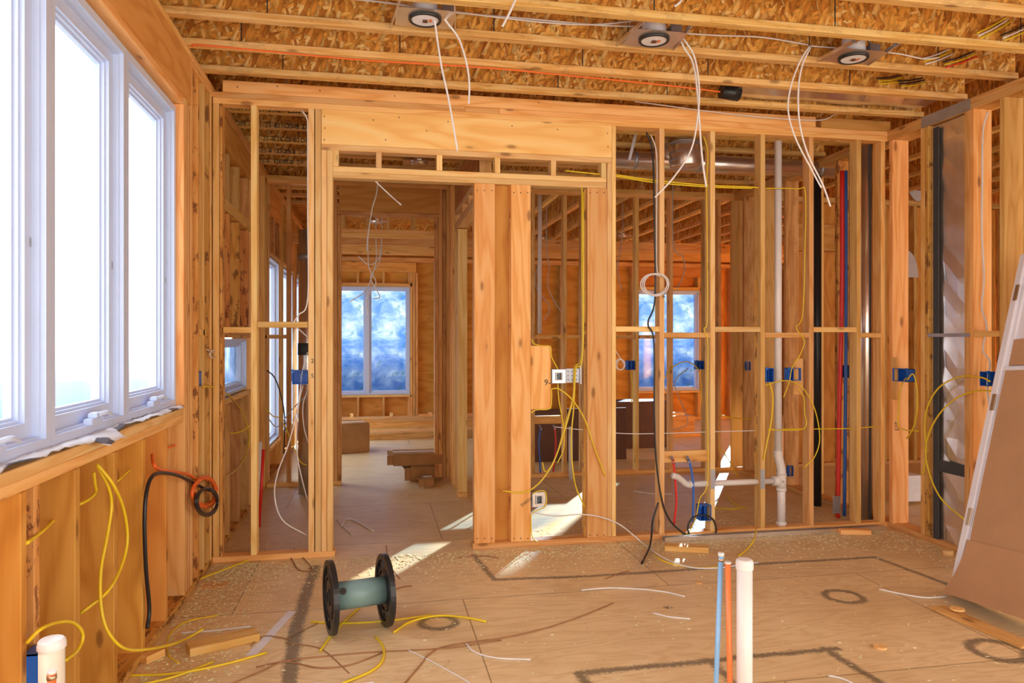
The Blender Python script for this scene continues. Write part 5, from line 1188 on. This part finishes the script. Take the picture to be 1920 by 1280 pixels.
# round duct in left deep bay
dl = empty('vertical_duct', P(577, 905, 'y', 7.0), 'vertical round metal duct behind the left jamb studs', 'air duct')
c_ = P(577, 905, 'y', 7.0); z1 = ZY(577, 432, 7.0)
cyl('duct_tube', (c_.x, 7.0, .02), (c_.x, 7.0, z1), .085, 'metal', dl, 24); 
z2 = ZY(577, 655, 7.0); cyl('band', (c_.x, 7.0, z2 - .05), (c_.x, 7.0, z2 + .06), .089, 'tape', dl, 24); z3 = ZY(577, 480, 7.0); cyl('band', (c_.x, 7.0, z3 - .03), (c_.x, 7.0, z3 + .01), .089, 'steel', dl, 24)
cable('hanging_cable', [(700, 336, 'y', 5.06), (725, 360, 'y', 5.15), (752, 384, 'y', 5.1)], 'y', 5.2, .0045, 'white', 'white cable end sticking out below the door head')
cable('hanging_cable', [P(709, 330, 'y', 6.5) + Vector((0, 0, ZJ + .3 - P(709, 330, 'y', 6.5).z)), (708, 345), (698, 390), (690, 440), (688, 470)], 'y', 6.5, .006, 'white', 'thin white cable hanging in the hallway')
for i, (pts, lb) in enumerate((([(690, 440), (692, 500), (705, 530), (688, 560), (690, 590)], 'leftmost of the tangle'), ([(705, 440), (706, 480), (700, 510), (685, 545), (655, 566)], 'ending in a kink to the left'), ([(716, 440), (712, 490), (695, 520), (712, 555), (700, 560)], 'rightmost of the tangle'), ([(672, 480), (690, 495), (708, 488), (715, 460)], 'lying across the tangle'))):
    cable('hanging_cable', [(P(*pts[0], 'y', 8.6) + Vector((0, 0, ZJ + .3 - P(*pts[0], 'y', 8.6).z)))] * (u0_ := 1 if pts[0][0] != 672 else 0) + pts, 'y', 8.6, .006, 'white', 'thin pale cable hanging before the far window, ' + lb)
for (u, v, lb) in ((706, 418, 'small recessed light housing beyond the second door header'), (787, 310, 'small recessed light housing above the hallway door head'), (1015, 452, 'small silver light housing in the far ceiling between the flat posts'), (1167, 445, 'small silver light housing in the far ceiling right of the header posts')):
    p = P(u, v, 'z', ZJ - .06); rt_ = empty('light_housing', p, lb, 'ceiling light'); cyl('can', p, p + Vector((0, 0, .1)), .08, 'metal', rt_, 20); box('pan', p.x - .15, p.x + .15, p.y - .1, p.y + .1, p.z + .02, p.z + .024, 'metal', rt_, bev=0)
for (pts, lb, Y) in (([(1015, 470), (1003, 530), (1030, 575), (1020, 600)], 'thin pale cable drooping behind the middle posts, left one', 8.8), ([(1025, 465), (1030, 500), (1028, 540), (1055, 590)], 'thin pale cable drooping behind the middle posts, right one', 8.8), ([(1262, 455), (1280, 480), (1283, 510), (1270, 540)], 'thin pale cable bowed before the far blue window', 7.3), ([(1167, 440), (1158, 500), (1165, 545)], 'thin pale cable beside the right king stud, far back', 8.8)):
    cable('hanging_cable', [P(*pts[0], 'y', Y) + Vector((0, 0, ZJ + .3 - P(*pts[0], 'y', Y).z))] + pts, 'y', Y, .006, 'grey', lb)
cable('yellow_cable', [(1240, 720), (1255, 695), (1275, 680), (1295, 680), (1312, 700), (1316, 755)], 'y', W2 - .02, .006, 'yellow', 'dull yellow cable looping to the far box before the blue window')
cable('yellow_cable', [(1183, 695), (1186, 730), (1184, 755)], 'y', W2 - .02, .006, 'yellow', 'dull yellow cable below the far left box')
cable('yellow_cable', [(1262, 805), (1290, 790), (1265, 720), (1290, 690)], 'y', 7.3, .005, 'grey', 'grey cable arch before the far blue window')
cable('yellow_cable', [(1350, 778), (1380, 784), (1408, 785)], 'y', 7.0, .006, 'yellow', 'dull yellow cable running to the deep post')
cable('yellow_cable', [(1348, 838), (1365, 860), (1385, 895)], 'y', 7.0, .006, 'yellow', 'dull yellow cable trailing to the floor behind the drain arm')
tag(cyl('white_pipe', P(1012, 340, 'y', 7.9) + Vector((0, 0, ZJ + .3 - P(1012, 340, 'y', 7.9).z)), P(1012, 625, 'y', 7.9), .022, 'pvc'), 'white vertical pipe deep behind the middle posts', 'pipe')
tag(cyl('white_pipe', P(1070, 800, 'y', 7.3), P(1070, 905, 'y', 7.3), .022, 'pvc'), 'white drain stub on the far wall between the posts', 'pipe')
a, b_ = P(1700, 892, 'y', 5.6), P(1711, 940, 'y', 5.6)
tag(box('printed_carton', a.x, b_.x + .1, 5.6, 5.75, b_.z, a.z, 'paper'), 'white printed carton beyond the right wall studs', 'box')
